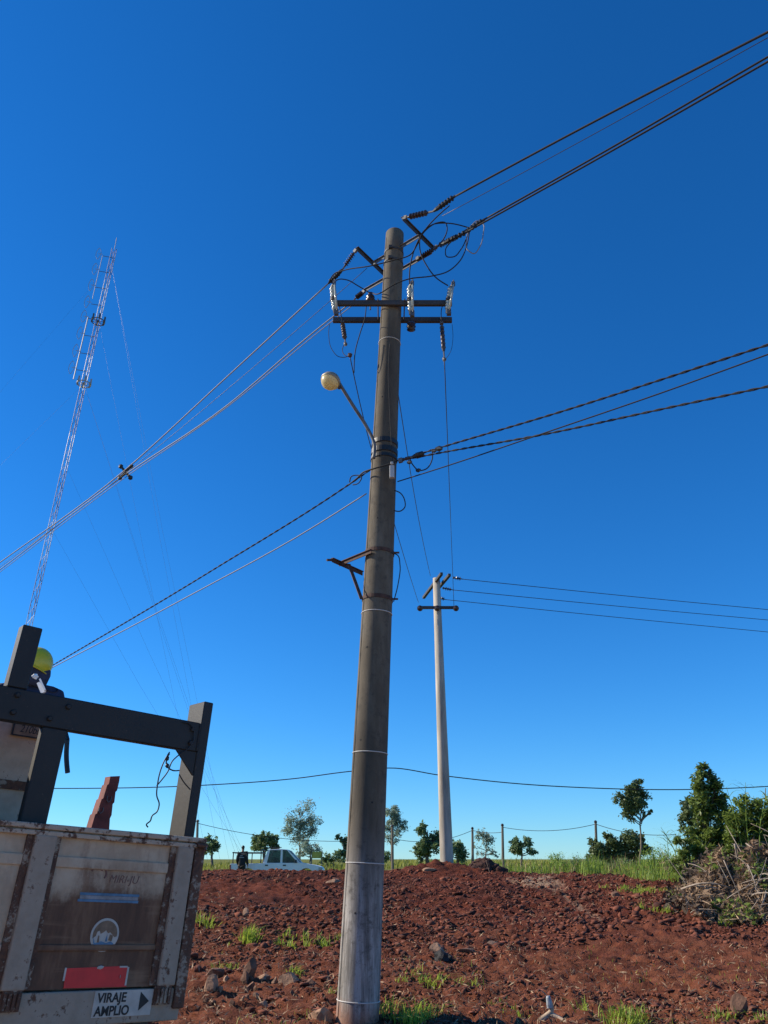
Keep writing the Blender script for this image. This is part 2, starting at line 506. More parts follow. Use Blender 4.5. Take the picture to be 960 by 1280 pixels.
class MB:
    def __init__(s):
        s.v, s.f = [], []
    def add(s, vs, fs):
        n = len(s.v)
        s.v += [tuple(map(float, p)) for p in vs]
        s.f += [tuple(i + n for i in f) for f in fs]
        return s
    def box(s, c, h, ax=None):
        c = np.asarray(c, float)
        ax = np.eye(3) if ax is None else np.asarray(ax, float)
        vs = [c + ax[0] * h[0] * i + ax[1] * h[1] * j + ax[2] * h[2] * k for i in (-1, 1) for j in (-1, 1) for k in (-1, 1)]
        return s.add(vs, [(0, 1, 3, 2), (4, 6, 7, 5), (0, 4, 5, 1), (2, 3, 7, 6), (0, 2, 6, 4), (1, 5, 7, 3)])
    def bx(s, x0, x1, y0, y1, z0, z1):
        return s.box(((x0 + x1) / 2, (y0 + y1) / 2, (z0 + z1) / 2), (abs(x1 - x0) / 2, abs(y1 - y0) / 2, abs(z1 - z0) / 2))
    def beam(s, p, q, wd, ht, up=(0, 0, 1)):
        p = np.asarray(p, float); q = np.asarray(q, float)
        d = q - p; L = np.linalg.norm(d); d /= L
        x = np.cross(d, up); x /= np.linalg.norm(x)
        z = np.cross(x, d)
        return s.box((p + q) / 2, (L / 2, wd / 2, ht / 2), (d, x, z))
    def tube(s, pts, r, seg=8, cap=True):
        pts = np.asarray(pts, float)
        n = len(pts)
        rr = np.full(n, r) if np.isscalar(r) else np.asarray(r, float)
        st_ = np.diff(pts, axis=0); st_ = st_ / (np.linalg.norm(st_, axis=1)[:, None] + 1e-12)
        tg_ = np.vstack([st_[:1], st_[:-1] + st_[1:], st_[-1:]])
        tg_ /= (np.linalg.norm(tg_, axis=1)[:, None] + 1e-12)
        x, y, _ = frame(tg_[0])
        vs, fs = [], []
        ang = np.linspace(0, 2 * math.pi, seg, endpoint=False)
        for i in range(n):
            x = x - tg_[i] * x.dot(tg_[i]); x /= np.linalg.norm(x)
            y = np.cross(tg_[i], x)
            vs += list(pts[i] + rr[i] * (np.cos(ang)[:, None] * x + np.sin(ang)[:, None] * y))
        for i in range(n - 1):
            for k in range(seg):
                a, b = i * seg + k, i * seg + (k + 1) % seg
                fs.append((a, b, b + seg, a + seg))
        if cap:
            fs.append(tuple(range(seg))[::-1]); fs.append(tuple((n - 1) * seg + k for k in range(seg)))
        return s.add(vs, fs)
    def lathe(s, prof, org, axis=(0, 0, 1), seg=20):
        """prof: list of (radius, height along the axis)"""
        x, y, d = frame(axis)
        org = np.asarray(org, float)
        ang = np.linspace(0, 2 * math.pi, seg, endpoint=False)
        vs, fs = [], []
        for r, h in prof:
            vs += list(org + d * h + max(r, 1e-4) * (np.cos(ang)[:, None] * x + np.sin(ang)[:, None] * y))
        for i in range(len(prof) - 1):
            for k in range(seg):
                a, b = i * seg + k, i * seg + (k + 1) % seg
                fs.append((a, b, b + seg, a + seg))
        fs.append(tuple(range(seg))[::-1]); fs.append(tuple((len(prof) - 1) * seg + k for k in range(seg)))
        return s.add(vs, fs)
    def ring(s, c, axis, R, r, seg=24, ps=6, ex=None):
        x, y, d = frame(axis)
        a = np.linspace(0, 2 * math.pi, seg + 1)
        return s.tube(np.asarray(c, float) + R * (np.cos(a)[:, None] * x + np.sin(a)[:, None] * y), r, ps, cap=False)
    def prism(s, poly, axis_pts):
        """poly: list of 3D points; extruded by the vector axis_pts"""
        n = len(poly); e = np.asarray(axis_pts, float)
        vs = [np.asarray(p, float) for p in poly] + [np.asarray(p, float) + e for p in poly]
        fs = [tuple(range(n))[::-1], tuple(range(n, 2 * n))] + [(i, (i + 1) % n, (i + 1) % n + n, i + n) for i in range(n)]
        return s.add(vs, fs)
    def blob(s, c, r, jag=.3, sq=(1, 1, 1), sub=1, seed=None):
        R = random.Random(seed) if seed is not None else random
        vs, fs = ICO[sub]
        ph = [R.uniform(0, 6.28) for _ in range(6)]
        out = []
        rot = Matrix.Rotation(R.uniform(0, 6.28), 3, 'Z')
        for p in vs:
            k = 1 + jag * (math.sin(p[0] * 3 + ph[0]) * math.sin(p[1] * 3.7 + ph[1]) + .6 * math.sin(p[2] * 6 + ph[2] + p[0] * 4)) + R.uniform(-jag, jag) * .35
            q = rot @ Vector((p[0] * k * sq[0], p[1] * k * sq[1], p[2] * k * sq[2]))
            out.append(np.asarray(c, float) + r * np.array(q))
        return s.add(out, fs)
    def build(s, name, mat, parent=None, loc=None, smooth=False):
        v = np.asarray(s.v, float)
        org = wloc(parent) if parent is not None else (np.zeros(3) if loc is None else np.asarray(loc, float))
        me = bpy.data.meshes.new(name)
        me.from_pydata((v - org).tolist(), [], s.f)
        me.update()
        o = link_mesh(name, me, mat, parent, smooth)
        if parent is None:
            o.location = org
        return o

def bevel(o, w_=.006, seg=2):
    m = o.modifiers.new('bevel', 'BEVEL')
    m.width = w_; m.segments = seg; m.limit_method = 'ANGLE'
    return o

def _ico(sub):
    import bmesh
    bm = bmesh.new()
    bmesh.ops.create_icosphere(bm, subdivisions=sub, radius=1)
    bm.verts.ensure_lookup_table()
    r = ([tuple(v.co) for v in bm.verts], [tuple(v.index for v in f.verts) for f in bm.faces])
    bm.free()
    return r
ICO = {1: _ico(1), 2: _ico(2), 3: _ico(3)}

def catmull(pts, n=8):
    pts = np.asarray(pts, float)
    if len(pts) < 3:
        return np.array([pts[0] * (1 - t) + pts[-1] * t for t in np.linspace(0, 1, n + 1)])
    d = np.maximum(np.linalg.norm(np.diff(pts, axis=0), axis=1), 1e-6)
    dv = np.diff(pts, axis=0) / d[:, None]
    tg_ = np.empty_like(pts)
    tg_[1:-1] = (dv[:-1] * d[1:, None] + dv[1:] * d[:-1, None]) / (d[:-1] + d[1:])[:, None]
    tg_[0] = 1.5 * dv[0] - .5 * tg_[1]; tg_[-1] = 1.5 * dv[-1] - .5 * tg_[-2]
    out = []
    for i in range(len(pts) - 1):
        for t in np.linspace(0, 1, n, endpoint=False):
            out.append((2 * t ** 3 - 3 * t * t + 1) * pts[i] + (t ** 3 - 2 * t * t + t) * d[i] * tg_[i]
                       + (3 * t * t - 2 * t ** 3) * pts[i + 1] + (t ** 3 - t * t) * d[i] * tg_[i + 1])
    out.append(pts[-1])
    return np.array(out)

def wire(name, label, pts, r, mat='cable', cat='cable', group=None, smooth_n=8, twist=0, pitch=.35, seg=6):
    p = catmull(pts, smooth_n)
    m = MB()
    if twist:
        d = np.linalg.norm(np.diff(p, axis=0), axis=1)
        cum = np.concatenate([[0], np.cumsum(d)])
        n = int(cum[-1] / (pitch / 8)) + 2
        sarr = np.linspace(0, cum[-1], n)
        q = np.stack([np.interp(sarr, cum, p[:, k]) for k in range(3)], 1)
        x, y, _ = frame(p[-1] - p[0])
        for k in range(twist):
            a = sarr / pitch * 2 * math.pi + k * 2 * math.pi / twist
            m.tube(q + 1.05 * r * (np.cos(a)[:, None] * x + np.sin(a)[:, None] * y), r, 5)
    else:
        m.tube(p, r, seg)
    return tag(m.build(name, mat, loc=p[0], smooth=True), label, cat, group)

def quads_leaf(P, size, aspect=2.2, droop=0., up_bias=0., seed=0):
    """leaf quads (diamond-ish) at points P, random orientation; returns verts, faces"""
    n = len(P)
    R = np.random.default_rng(seed)
    d = R.normal(size=(n, 3)); d[:, 2] = d[:, 2] * .7 - droop
    d /= np.linalg.norm(d, axis=1)[:, None]
    nn = R.normal(size=(n, 3)); nn[:, 2] += up_bias
    sdir = np.cross(d, nn); sdir /= (np.linalg.norm(sdir, axis=1)[:, None] + 1e-9)
    L = np.asarray(size) * R.uniform(.6, 1.3, n)[:, None]
    W = L / aspect
    a = P - d * L * .5
    b = P + sdir * W * .5 - d * L * .05
    c = P + d * L * .5
    e = P - sdir * W * .5 - d * L * .05
    V = np.stack([a, b, c, e], 1).reshape(-1, 3)
    return V, np.arange(4 * n).reshape(n, 4)

def blades(X, Y, Z, H, W, lean=.35, seed=0):
    """grass blades: two-step tapering strips; returns verts (N*5), quad+tri as quads with a repeated tip"""
    n = len(X)
    R = np.random.default_rng(seed)
    a = R.uniform(0, 2 * math.pi, n)
    ln = R.normal(0, lean, n) * H
    dx, dy = np.cos(a), np.sin(a)
    px, py = -dy, dx
    b = np.stack([X, Y, Z - .02], 1)
    side = np.stack([px, py, np.zeros(n)], 1) * W[:, None] * .5
    ld = np.stack([dx, dy, np.zeros(n)], 1)
    mid = b + np.stack([np.zeros(n), np.zeros(n), H * .6], 1) + ld * (ln * .35)[:, None]
    tip = b + np.stack([np.zeros(n), np.zeros(n), H * (1 - .3 * np.minimum(1, np.abs(ln / (H + 1e-6))))], 1) + ld * ln[:, None]
    V = np.stack([b - side, b + side, mid + side * .8, mid - side * .8, tip + side * .12, tip - side * .12], 1).reshape(-1, 3)
    i = np.arange(n)[:, None] * 6
    F = np.concatenate([i + np.array([[0, 1, 2, 3]]), i + np.array([[3, 2, 4, 5]])], 0)
    return V, F

# ------------------------------------------------------------------ the ground
def grid_axis(parts):
    out = []
    for a, b, st in parts:
        out += list(np.arange(a, b - 1e-6, st))
    out.append(parts[-1][1])
    return np.array(out)
gx = grid_axis([(-600, -60, 45), (-60, -16, 2.2), (-16, -7, .3), (-7, 9.5, .065), (9.5, 18, .3), (18, 60, 2.1), (60, 600, 45)])
gy = grid_axis([(-60, 4, 4), (4, 8.4, .4), (8.4, 14, .06), (14, 26.5, .085), (26.5, 40, .4), (40, 80, 1.6), (80, 900, 40)])
GX, GY = np.meshgrid(gx, gy)
GZ = terrain(GX, GY)
V = np.stack([GX.ravel(), GY.ravel(), GZ.ravel()], 1)
nx, ny = len(gx), len(gy)
ii = (np.arange(ny - 1)[:, None] * nx + np.arange(nx - 1)[None, :]).ravel()
F = np.stack([ii, ii + 1, ii + nx + 1, ii + nx], 1)
near_ = (V[:, 1] > 8.6) & (V[:, 1] < 26.4) & (V[:, 0] > -7) & (V[:, 0] < 9.5)
V[near_, 2] += rng.normal(0, .017, near_.sum()) + .03 * vnoise(V[near_, 0] * 1.1, V[near_, 1] * 6.5, 14)
V[near_, :2] += rng.uniform(-.022, .022, (near_.sum(), 2))
ground = np_mesh('ground', V, F, 'soil', smooth=False)
tag(ground, kind='structure')
X, Y = V[:, 0], V[:, 1]
crest = 26.2 + .5 * vnoise(X * .5, Y * 0, 9)
green = sstep(0, .8, Y - crest)
green = np.maximum(green, sstep(5.2, 6.4, X - .15 * (Y - 24)) * sstep(23.3, 24.3, Y))
dry = np.clip(.9 - .065 * (Y - 9.5) + .05 * (X < -2), 0, 1)
dry = np.maximum(dry, .7 * np.exp(-((X - 5) ** 2 / 3 + (Y - 14) ** 2 / 3)))
pc = ground_hit(668, 1102)
pale = np.exp(-(((X - pc[0]) / .75) ** 2 + ((Y - pc[1]) / 2.0) ** 2)) * 1.0
pd_ = ground_hit(752, 1150); pe_ = ground_hit(690, 1110)
tt = np.clip(((X - pe_[0]) * (pd_[0] - pe_[0]) + (Y - pe_[1]) * (pd_[1] - pe_[1])) / ((pd_ - pe_)[:2] ** 2).sum(), 0, 1)
dd = np.hypot(X - (pe_[0] + tt * (pd_[0] - pe_[0])), Y - (pe_[1] + tt * (pd_[1] - pe_[1])))
pale = np.maximum(pale, .60 * np.exp(-(dd / .17) ** 2))
bounce_ground = 1 - sstep(7.2, 8.6, Y + .5 * vnoise(X * .8, Y * .8, 17))  # mask of the unseen foreground kept pale as a bounce surface
for nm, arr in (('green', green), ('dry', dry), ('pale', pale), ('bounce_ground', bounce_ground)):
    a_ = ground.data.attributes.new(nm, 'FLOAT', 'POINT')
    a_.data.foreach_set('value', arr.astype(np.float32))

# loose clods, straw and low grass: nobody could count them
def scatter(n, x0, x1, y0, y1, seed):
    R = np.random.default_rng(seed)
    # closer rows get more
    y = y0 * (y1 / y0) ** R.uniform(0, 1, n)
    hw = .52 * y + .6
    x = R.uniform(-1, 1, n) * hw
    k = (x > x0) & (x < x1)
    return x[k], y[k]

cx, cy = scatter(70000, -9, 15, 8.8, 26.0, 5)
dens = 1.1 * vnoise(cx * .45, cy * .6, 21) + .5 * vnoise(cx * 2, cy * 2, 22)
k = dens > -.24 + .25 * (cy < 13) + .12 * ((cx > 2.2) & (cy < 15.5))
cx, cy = cx[k], cy[k]
cz = terrain(cx, cy)
cs = np.minimum(.058, .0092 * np.exp(np.abs(rng.normal(0, .70, len(cx))))) * (1 + .35 * (cy > 14))
iv, iF = np.array(ICO[1][0]), np.array(ICO[1][1])
n = len(cx)
jit = 1 + rng.uniform(-.55, .45, (n, 12, 1))
A = rng.uniform(0, 2 * math.pi, n)
sq = rng.uniform(.45, 1.5, (n, 1, 3)); sq[:, :, 2] *= .55
vv = iv[None] * jit * sq
ca, sa = np.cos(A)[:, None], np.sin(A)[:, None]
vv = np.stack([vv[..., 0] * ca - vv[..., 1] * sa, vv[..., 0] * sa + vv[..., 1] * ca, vv[..., 2]], -1)
vv = vv * cs[:, None, None] + np.stack([cx, cy, cz + cs * .25], 1)[:, None, :]
FF = (iF[None] + (np.arange(n) * 12)[:, None, None]).reshape(-1, 3)
tag(np_mesh('soil_clods', vv.reshape(-1, 3), FF, 'clod'), 'loose dark red clods of dug soil strewn over the field', 'soil clods', kind='stuff')

sx_, sy_ = scatter(26000, -9, 15, 8.8, 25.5, 6)
k = (vnoise(sx_ * .6, sy_ * .6, 31) + .4 * (sy_ < 14)) > .0
sx_, sy_ = sx_[k], sy_[k]
P = np.stack([sx_, sy_, terrain(sx_, sy_) + rng.uniform(.015, .05, len(sx_))], 1)
V, F = quads_leaf(P, np.minimum(.12, .055 * np.exp(np.abs(rng.normal(0, .45, len(P)))))[:, None], 8, 0, 1.5, 8)
tag(np_mesh('dry_straw', V, F, 'straw'), 'pale bits of dry straw and roots on the red soil', 'straw', kind='stuff')

# ------------------------------------------------------------------ grass behind the crest and on the right bank
gxs, gys, gh, gw = [], [], [], []
def field(n, x0, x1, y0, y1, h0, h1, wd, seed, patch=None):
    R = np.random.default_rng(seed)
    x = R.uniform(x0, x1, n); y = R.uniform(y0, y1, n)
    if patch is not None:
        k = vnoise(x * patch, y * patch, seed) > -.2
        x, y = x[k], y[k]
    gxs.append(x); gys.append(y)
    gh.append(R.uniform(h0, h1, len(x)) * (1 + .5 * vnoise(x * .8, y * .8, seed + 1))); gw.append(np.full(len(x), wd))
field(11000, -16, -2, 46, 66, .08, .40, .05, 41, .5)
field(5000, -9, 3.5, 26.8, 30, .08, .22, .02, 42)
field(10000, -2, 18, 50, 75, .08, .45, .06, 43, .4)
gxs_, gys_ = np.concatenate(gxs), np.concatenate(gys)
V, F = blades(gxs_, gys_, terrain(gxs_, gys_), np.concatenate(gh), np.concatenate(gw), .3, 44)
tag(np_mesh('meadow_grass', V, F, 'meadow'), 'sunlit yellow green meadow grass beyond the crest of the soil', 'grass', kind='stuff')
gxs, gys, gh, gw = [], [], [], []
field(8500, 3.2, 12, 25.0, 29, .18, .62, .020, 51, 1.6)
field(3500, 5.4, 11, 22.8, 25.5, .25, .6, .022, 52, .9)
field(1500, 6.2, 9.5, 20.3, 23, .15, .45, .02, 53, 1.3)
gxs_, gys_ = np.concatenate(gxs), np.concatenate(gys)
hh_ = np.concatenate(gh) * np.clip(.45 + .12 * (gxs_ - 3), .4, 1.25) * np.clip(.85 + 1.5 * vnoise(gxs_ * 1.3, gys_ * 1.3, 55) + .7 * vnoise(gxs_ * 4, gys_ * 4, 56), .25, 1.9)
V, F = blades(gxs_, gys_, terrain(gxs_, gys_), hh_, np.concatenate(gw), .6, 54)
tag(np_mesh('tall_grass', V, F, 'tallgrass'), 'tall green grass along the right half of the crest', 'grass', kind='stuff')
R_ = np.random.default_rng(57)
dx_ = R_.uniform(2.8, 10, 1500); dy_ = R_.uniform(23.6, 28, 1500)
kk_ = (vnoise(dx_ * .9, dy_ * .9, 58) > 0)
dx_, dy_ = dx_[kk_], dy_[kk_]
V, F = blades(dx_, dy_, terrain(dx_, dy_), R_.uniform(.15, .7, len(dx_)), np.full(len(dx_), .014), .9, 59)
tag(np_mesh('dry_grass', V, F, 'straw'), 'dry bleached grass stems mixed into the tall grass', 'grass', kind='stuff')
# thin sprinkle of weeds over the dirt
wx, wy = scatter(2600, -7, 9, 8.9, 14.5, 61)
k = vnoise(wx * .9, wy * .9, 62) > .1
wx, wy = wx[k], wy[k]
V, F = blades(wx, wy, terrain(wx, wy), np.random.default_rng(63).uniform(.03, .11, len(wx)), np.full(len(wx), .008), .6, 64)
tag(np_mesh('sparse_weeds', V, F, 'grass'), 'thin scattered weeds sprouting from the red soil', 'weeds', kind='stuff')

# ------------------------------------------------------------------ the big pole
PB = at(446.5, 1283, 10.2); PB[2] = gz(PB[0], 10.2) - .0
PT = at(493.5, 293, 10.3)
def pole_at(z):
    k = (z - PB[2]) / (PT[2] - PB[2])
    return PB + (PT - PB) * k
def pole_r(z):
    k = (z - PB[2]) / (PT[2] - PB[2])
    return .243 + (.160 - .243) * k
pole = thing('utility_pole', 'tall weathered concrete pole in front with crossarms and a street lamp', 'utility pole', PB)
ax = PT - PB; ax /= np.linalg.norm(ax)
zs = np.linspace(PB[2] - .5, PT[2], 40)
m = MB()
prof = [(pole_r(z), (z - PB[2]) / ax[2]) for z in zs]
prof += [(pole_r(PT[2]) - .012, prof[-1][1] + .018), (.02, prof[-1][1] + .02)]
m.lathe(prof, PB, ax, 40)
m.build('shaft', 'conc', pole, smooth=True)
for az_ in (math.radians(-62), math.radians(118)):      # mould seams left by the two half forms
    m = MB()
    dv_ = np.array([math.sin(az_ + math.pi), -math.cos(az_), 0]) * np.array([-1, 1, 1])
    zz_ = np.linspace(PB[2], PT[2] - .15, 60)
    m.tube([pole_at(z) + dv_ * (pole_r(z) + .001 + .002 * math.sin(z * 9)) for z in zz_], .006, 5)
    m.build('mould_seam', 'conc', pole)
for k_, (zh, ah) in enumerate(((1.15, -20), (2.35, 15), (3.1, -35), (4.3, -30), (5.0, 10), (6.2, -15), (7.4, 20), (8.3, -25))):
    a_ = math.radians(ah); d_ = np.array([math.sin(a_), -math.cos(a_), 0])
    m = MB(); m.lathe([(.013, 0), (.011, .003), (.004, .004)], pole_at(zh) + d_ * (pole_r(zh) - .001), d_, 10)
    m.build('plugged_hole', 'roughblack', pole)
def pz_from_y(py):
    # height on the axis seen at this pixel row
    zs_ = np.linspace(PB[2], PT[2], 4000)
    pts = PB + (PT - PB) * ((zs_ - PB[2]) / (PT[2] - PB[2]))[:, None]
    d = pts - CAM
    dep = d[:, 1] * _c + d[:, 2] * _s
    up = -d[:, 1] * _s + d[:, 2] * _c
    return float(zs_[np.argmin(np.abs(640 - 960 * up / dep - py))])
for py in (430, 768, 942, 1079, 1250):
    z = pz_from_y(py)
    m = MB(); m.ring(pole_at(z), ax, pole_r(z) + .002, .0062, 40, 6)
    m.build('white_band', 'band', pole, smooth=True)
for py in (318, 331):
    z = pz_from_y(py)
    m = MB(); m.lathe([(pole_r(z) + .008, -.02), (pole_r(z) + .009, .02)], pole_at(z), ax, 32)
    m.box(pole_at(z) + np.array([-.06, -pole_r(z) - .02, 0]), (.03, .02, .03))
    m.build('clamp_band', 'arm', pole)
# crossarms: a pair bolted to both faces of the shaft
za = 1.6 + 8.53
pc_ = pole_at(za)
for yy, x0, x1 in ((pc_[1] - .235, 414, 565), (pc_[1] + .235, 416, 565)):
    py = 378 if yy < pc_[1] else 399
    a, b = at(x0, py, yy), at(x1, py, yy)
    zz = (a[2] + b[2]) / 2
    m = MB()
    # channel section: web and two flanges
    m.beam((a[0], yy, zz), (b[0], yy, zz), .012, .095)
    for dz in (-.044, .044):
        m.beam((a[0], yy + .028, zz + dz), (b[0], yy + .028, zz + dz), .045, .010)
    bevel(m.build('crossarm', 'arm', pole), .003, 1)
for dx in (-.22, .22):
    m = MB(); m.tube([(pc_[0] + dx, pc_[1] - .30, za), (pc_[0] + dx, pc_[1] + .30, za)], .010, 6)
    m.build('through_bolt', 'steel', pole)
# horizontal dead-end frame round the top
T = np.array([.76, -.65, 0]); N = np.array([.65, .76, 0])
T /= np.linalg.norm(T); N /= np.linalg.norm(N)
ZF = 1.6 + 9.95
FC = np.array([.18, 10.3, ZF])
AR = [at_h(503, 273, 9.95), at_h(541, 311, 9.95)]
AL = [at_h(446, 311, 9.95), at_h(486, 349, 9.95)]
for a, b in (AR, AL):
    m = MB(); m.beam(a, b, .010, .085); m.beam(a + np.array([0, 0, .04]), b + np.array([0, 0, .04]), .07, .010)
    bevel(m.build('dead_end_arm', 'arm', pole), .003, 1)
r1a, r1b = at_h(467, 328, 9.86), at_h(524, 294, 9.86)
r2a, r2b = at_h(456, 362, 9.86), at_h(540, 314, 9.86)
for a, b in ((r1a, r1b), (r2a, r2b)):
    m = MB(); m.beam(a, b, .06, .012); m.beam(a + np.array([0, 0, -.03]), b + np.array([0, 0, -.03]), .012, .06)
    bevel(m.build('frame_rail', 'steel', pole), .003, 1)
# the wrapped clamps at lamp height
for py, hgt in ((556, .045), (567, .05), (575, .03)):
    z = pz_from_y(py)
    m = MB(); m.lathe([(pole_r(z) + .004, -hgt), (pole_r(z) + .014, -hgt * .8), (pole_r(z) + .014, hgt * .8), (pole_r(z) + .004, hgt)], pole_at(z), ax, 32)
    m.build('strap', 'black', pole)
z = pz_from_y(590)
m = MB(); m.box(at(490, 590, 9.93), (.035, .03, .1)); m.box(at(490, 579, 9.93), (.02, .02, .02))
bevel(m.build('junction_box', simple('grey_box_plastic', (.42, .42, .41), .5, var=.1), pole), .008)
# rusty bracket
for py in (692, 750):
    z = pz_from_y(py)
    m = MB(); m.lathe([(pole_r(z) + .003, -.028), (pole_r(z) + .010, -.026), (pole_r(z) + .010, .026), (pole_r(z) + .003, .028)], pole_at(z), ax, 32)
    q = pole_at(z) + np.array([pole_r(z) + .03, -.04, 0]); m.tube([q - (.05, 0, 0), q + (.05, 0, 0)], .014, 6)
    m.build('bracket_band', 'rustbar', pole)
hb = 4.06
A_, B_, C_, D_ = at_h(464, 689, hb), at_h(424, 705.5, hb), at_h(415, 700, hb), at_h(453, 717, hb)
m = MB()
m.beam(A_, B_, .012, .06); m.beam(A_ + (0, 0, .026), B_ + (0, 0, .026), .05, .01)
m.beam(C_, D_, .012, .06); m.beam(C_ + (0, 0, .029), D_ + (0, 0, .029), .05, .01)
m.tube([C_, C_ + np.array([-.07, -.05, -.02])], .018, 6)
q0 = at_h(436, 705, hb - .02); q1 = at(452, 749, 10.0)
m.beam(q0, q1, .05, .012)
m.build('bracket', 'rustbar', pole)

# ------------------------------------------------------------------ line directions and helpers
def Y_on(px, P0):
    """depth at which the conductor through P0 (along T) is seen in pixel column px"""
    kx = (px - 480) / 960.0
    dz = P0[2] - 1.6
    s_ = (kx * (P0[1] * _c + dz * _s) - P0[0]) / (T[0] - T[1] * _c * kx)
    return P0[1] + T[1] * s_

def along(P0, pix, ext0=0, ext1=0, bow=0.):
    p = [at(x, y, Y_on(x, P0)) for x, y in pix]
    if ext1:
        d = p[-1] - p[-2]; d /= np.linalg.norm(d)
        p += [p[-1] + d * ext1 * .5 + np.array([0, 0, bow * .25]), p[-1] + d * ext1 + np.array([0, 0, bow])]
    if ext0:
        d = p[0] - p[1]; d /= np.linalg.norm(d)
        p = [p[0] + d * ext0] + p
    return p

def insulator(name, label, a, b, mat='poly', n=6, R=.05, clamp=None, group=None, grip=None):
    """polymer strain insulator from a to b with sheds; clamp = further point of the wedge clamp / preformed grip"""
    a = np.asarray(a); b = np.asarray(b)
    th = thing(name, label, 'insulator', a, group)
    d = b - a; L = np.linalg.norm(d); d = d / L
    m = MB(); m.tube([a, a + d * L * .2], .016, 6); m.box(a + d * L * .1, (.02, .035, .03), frame(d))
    m.build('shackle', 'steel', th)
    m = MB(); m.tube([a + d * L * .82, b], .016, 6); m.build('end_fitting', 'steel', th)
    pr = [(.018, L * .18)]
    for i in range(n):
        h0 = L * (.24 + .56 * i / n)
        st = L * .56 / n
        pr += [(.020, h0), (R, h0 + st * .42), (R * .98, h0 + st * .52), (.020, h0 + st * .7)]
    pr += [(.018, L * .84)]
    m = MB(); m.lathe(pr, a, d, 16); m.build('sheds', mat, th, smooth=False)
    if clamp is not None:
        e = np.asarray(clamp) - b; l = np.linalg.norm(e); e = e / l
        m = MB(); m.tube([b, b + e * l * .15, b + e * l * .5, b + e * l], [.02, .034, .036, .02], 8)
        for i in range(5):
            m.lathe([(.046, 0), (.046, .02)], b + e * l * (.3 + .13 * i), e, 10)
        m.build('strain_clamp', 'black', th)
    return th

# ---- conductors to the right
GMV = 'medium voltage conductors'
Pa = AR[0]; Pb = AR[1]
Pm = (AR[0] + AR[1]) / 2
insulator('strain_insulator', 'ribbed brown insulator at the upper right end of the top frame', Pa, at(542, 264, Y_on(542, Pa)), clamp=at(569, 245, Y_on(569, Pa)))
wire('conductor', 'thick black cable leaving the pole top toward the upper right corner', along(Pa, [(566, 247), (760, 143), (960, 40)], 0, 30, -.6), .0165, cat='cable', group=GMV)
wire('conductor', 'thin wire running just below the topmost right cable', along(Pm, [(553, 270), (760, 158), (960, 47)], 0, 30, -.6), .0055, 'thin', group=GMV)
insulator('strain_insulator', 'ribbed insulator in line with the doubled cable right of the pole top', Pb, at(577, 293, Y_on(577, Pb)), clamp=at(606, 274, Y_on(606, Pb)), n=7)
wire('conductor', 'upper of the two close thick cables going right from the pole top', along(Pb, [(604, 275), (780, 175.5), (960, 71)], 0, 30, -.6), .0155, group=GMV)
Pb2 = Pb + np.array([-.03, -.06, -.10])
insulator('strain_insulator', 'ribbed insulator tucked under the lower corner of the top frame', at_h(519, 325, 9.84), at(551, 306, Y_on(551, Pb2)), n=7, R=.045, clamp=at(585, 289, Y_on(585, Pb2)))
wire('conductor', 'lower of the two close thick cables going right from the pole top', along(Pb2, [(583, 290), (780, 180), (960, 77)], 0, 30, -.6), .0155, group=GMV)
# ---- conductors to the left, gathered by a spacer
Pl = AL[0]; Pl2 = r2a
SP = (157, 590)
insulator('strain_insulator', 'ribbed brown insulator at the left end of the top frame', Pl, at(428, 337, Y_on(428, Pl)), clamp=at(411, 354, Y_on(411, Pl)), n=6)
wire('conductor', 'upper silvery cable sloping from the pole top to the left edge', along(Pl, [(413, 352), (285, 470), (157, 587), (0, 703)], 0, 40, 1.5), .0135, 'alu', group=GMV)
wire('conductor', 'thin middle wire sloping left between the two silvery cables', along(FC, [(459, 335), (390, 396), (285, 486), (160, 589), (0, 709)], 0, 40, 1.5), .0055, 'thin', group=GMV)
insulator('strain_insulator', 'ribbed insulator behind the pole pointing down left to the crossarm', r2a + (0, 0, -.03), at(443, 374, Y_on(443, Pl2)), n=8, R=.05)
wire('conductor', 'lower silvery cable passing behind the crossarm to the left edge', along(Pl2, [(444, 374), (390, 417), (285, 506), (157, 593), (0, 712)], 0, 40, 1.5), .0135, 'alu', group=GMV)
wire('conductor', 'lowest silvery cable leaving the crossarm left end for the spacer', along(Pl2, [(448, 376), (414, 402.5), (285, 508), (159, 595), (0, 715)], 0, 40, 1.5), .0085, 'alu', group=GMV)
spc = at(157, 590, Y_on(157, Pl2))
th = thing('cable_spacer', 'small black cross shaped spacer clamping the left cables together', 'spacer', spc)
m = MB()
d1 = at(165, 583, spc[1]) - at(151, 597, spc[1]); d2 = at(163, 597, spc[1]) - at(151, 583, spc[1])
m.tube([spc - d1 / 2, spc + d1 / 2], .035, 8); m.tube([spc - d2 / 2, spc + d2 / 2], .03, 8)
m.build('spacer_body', 'black', th)
for sgn, dv in ((1, d1), (-1, d1), (1, d2), (-1, d2)):
    m = MB(); m.blob(spc + sgn * dv / 2, .055, .1, (1, 1, 1.2), 1, 3); m.build('clamp', 'black', th)

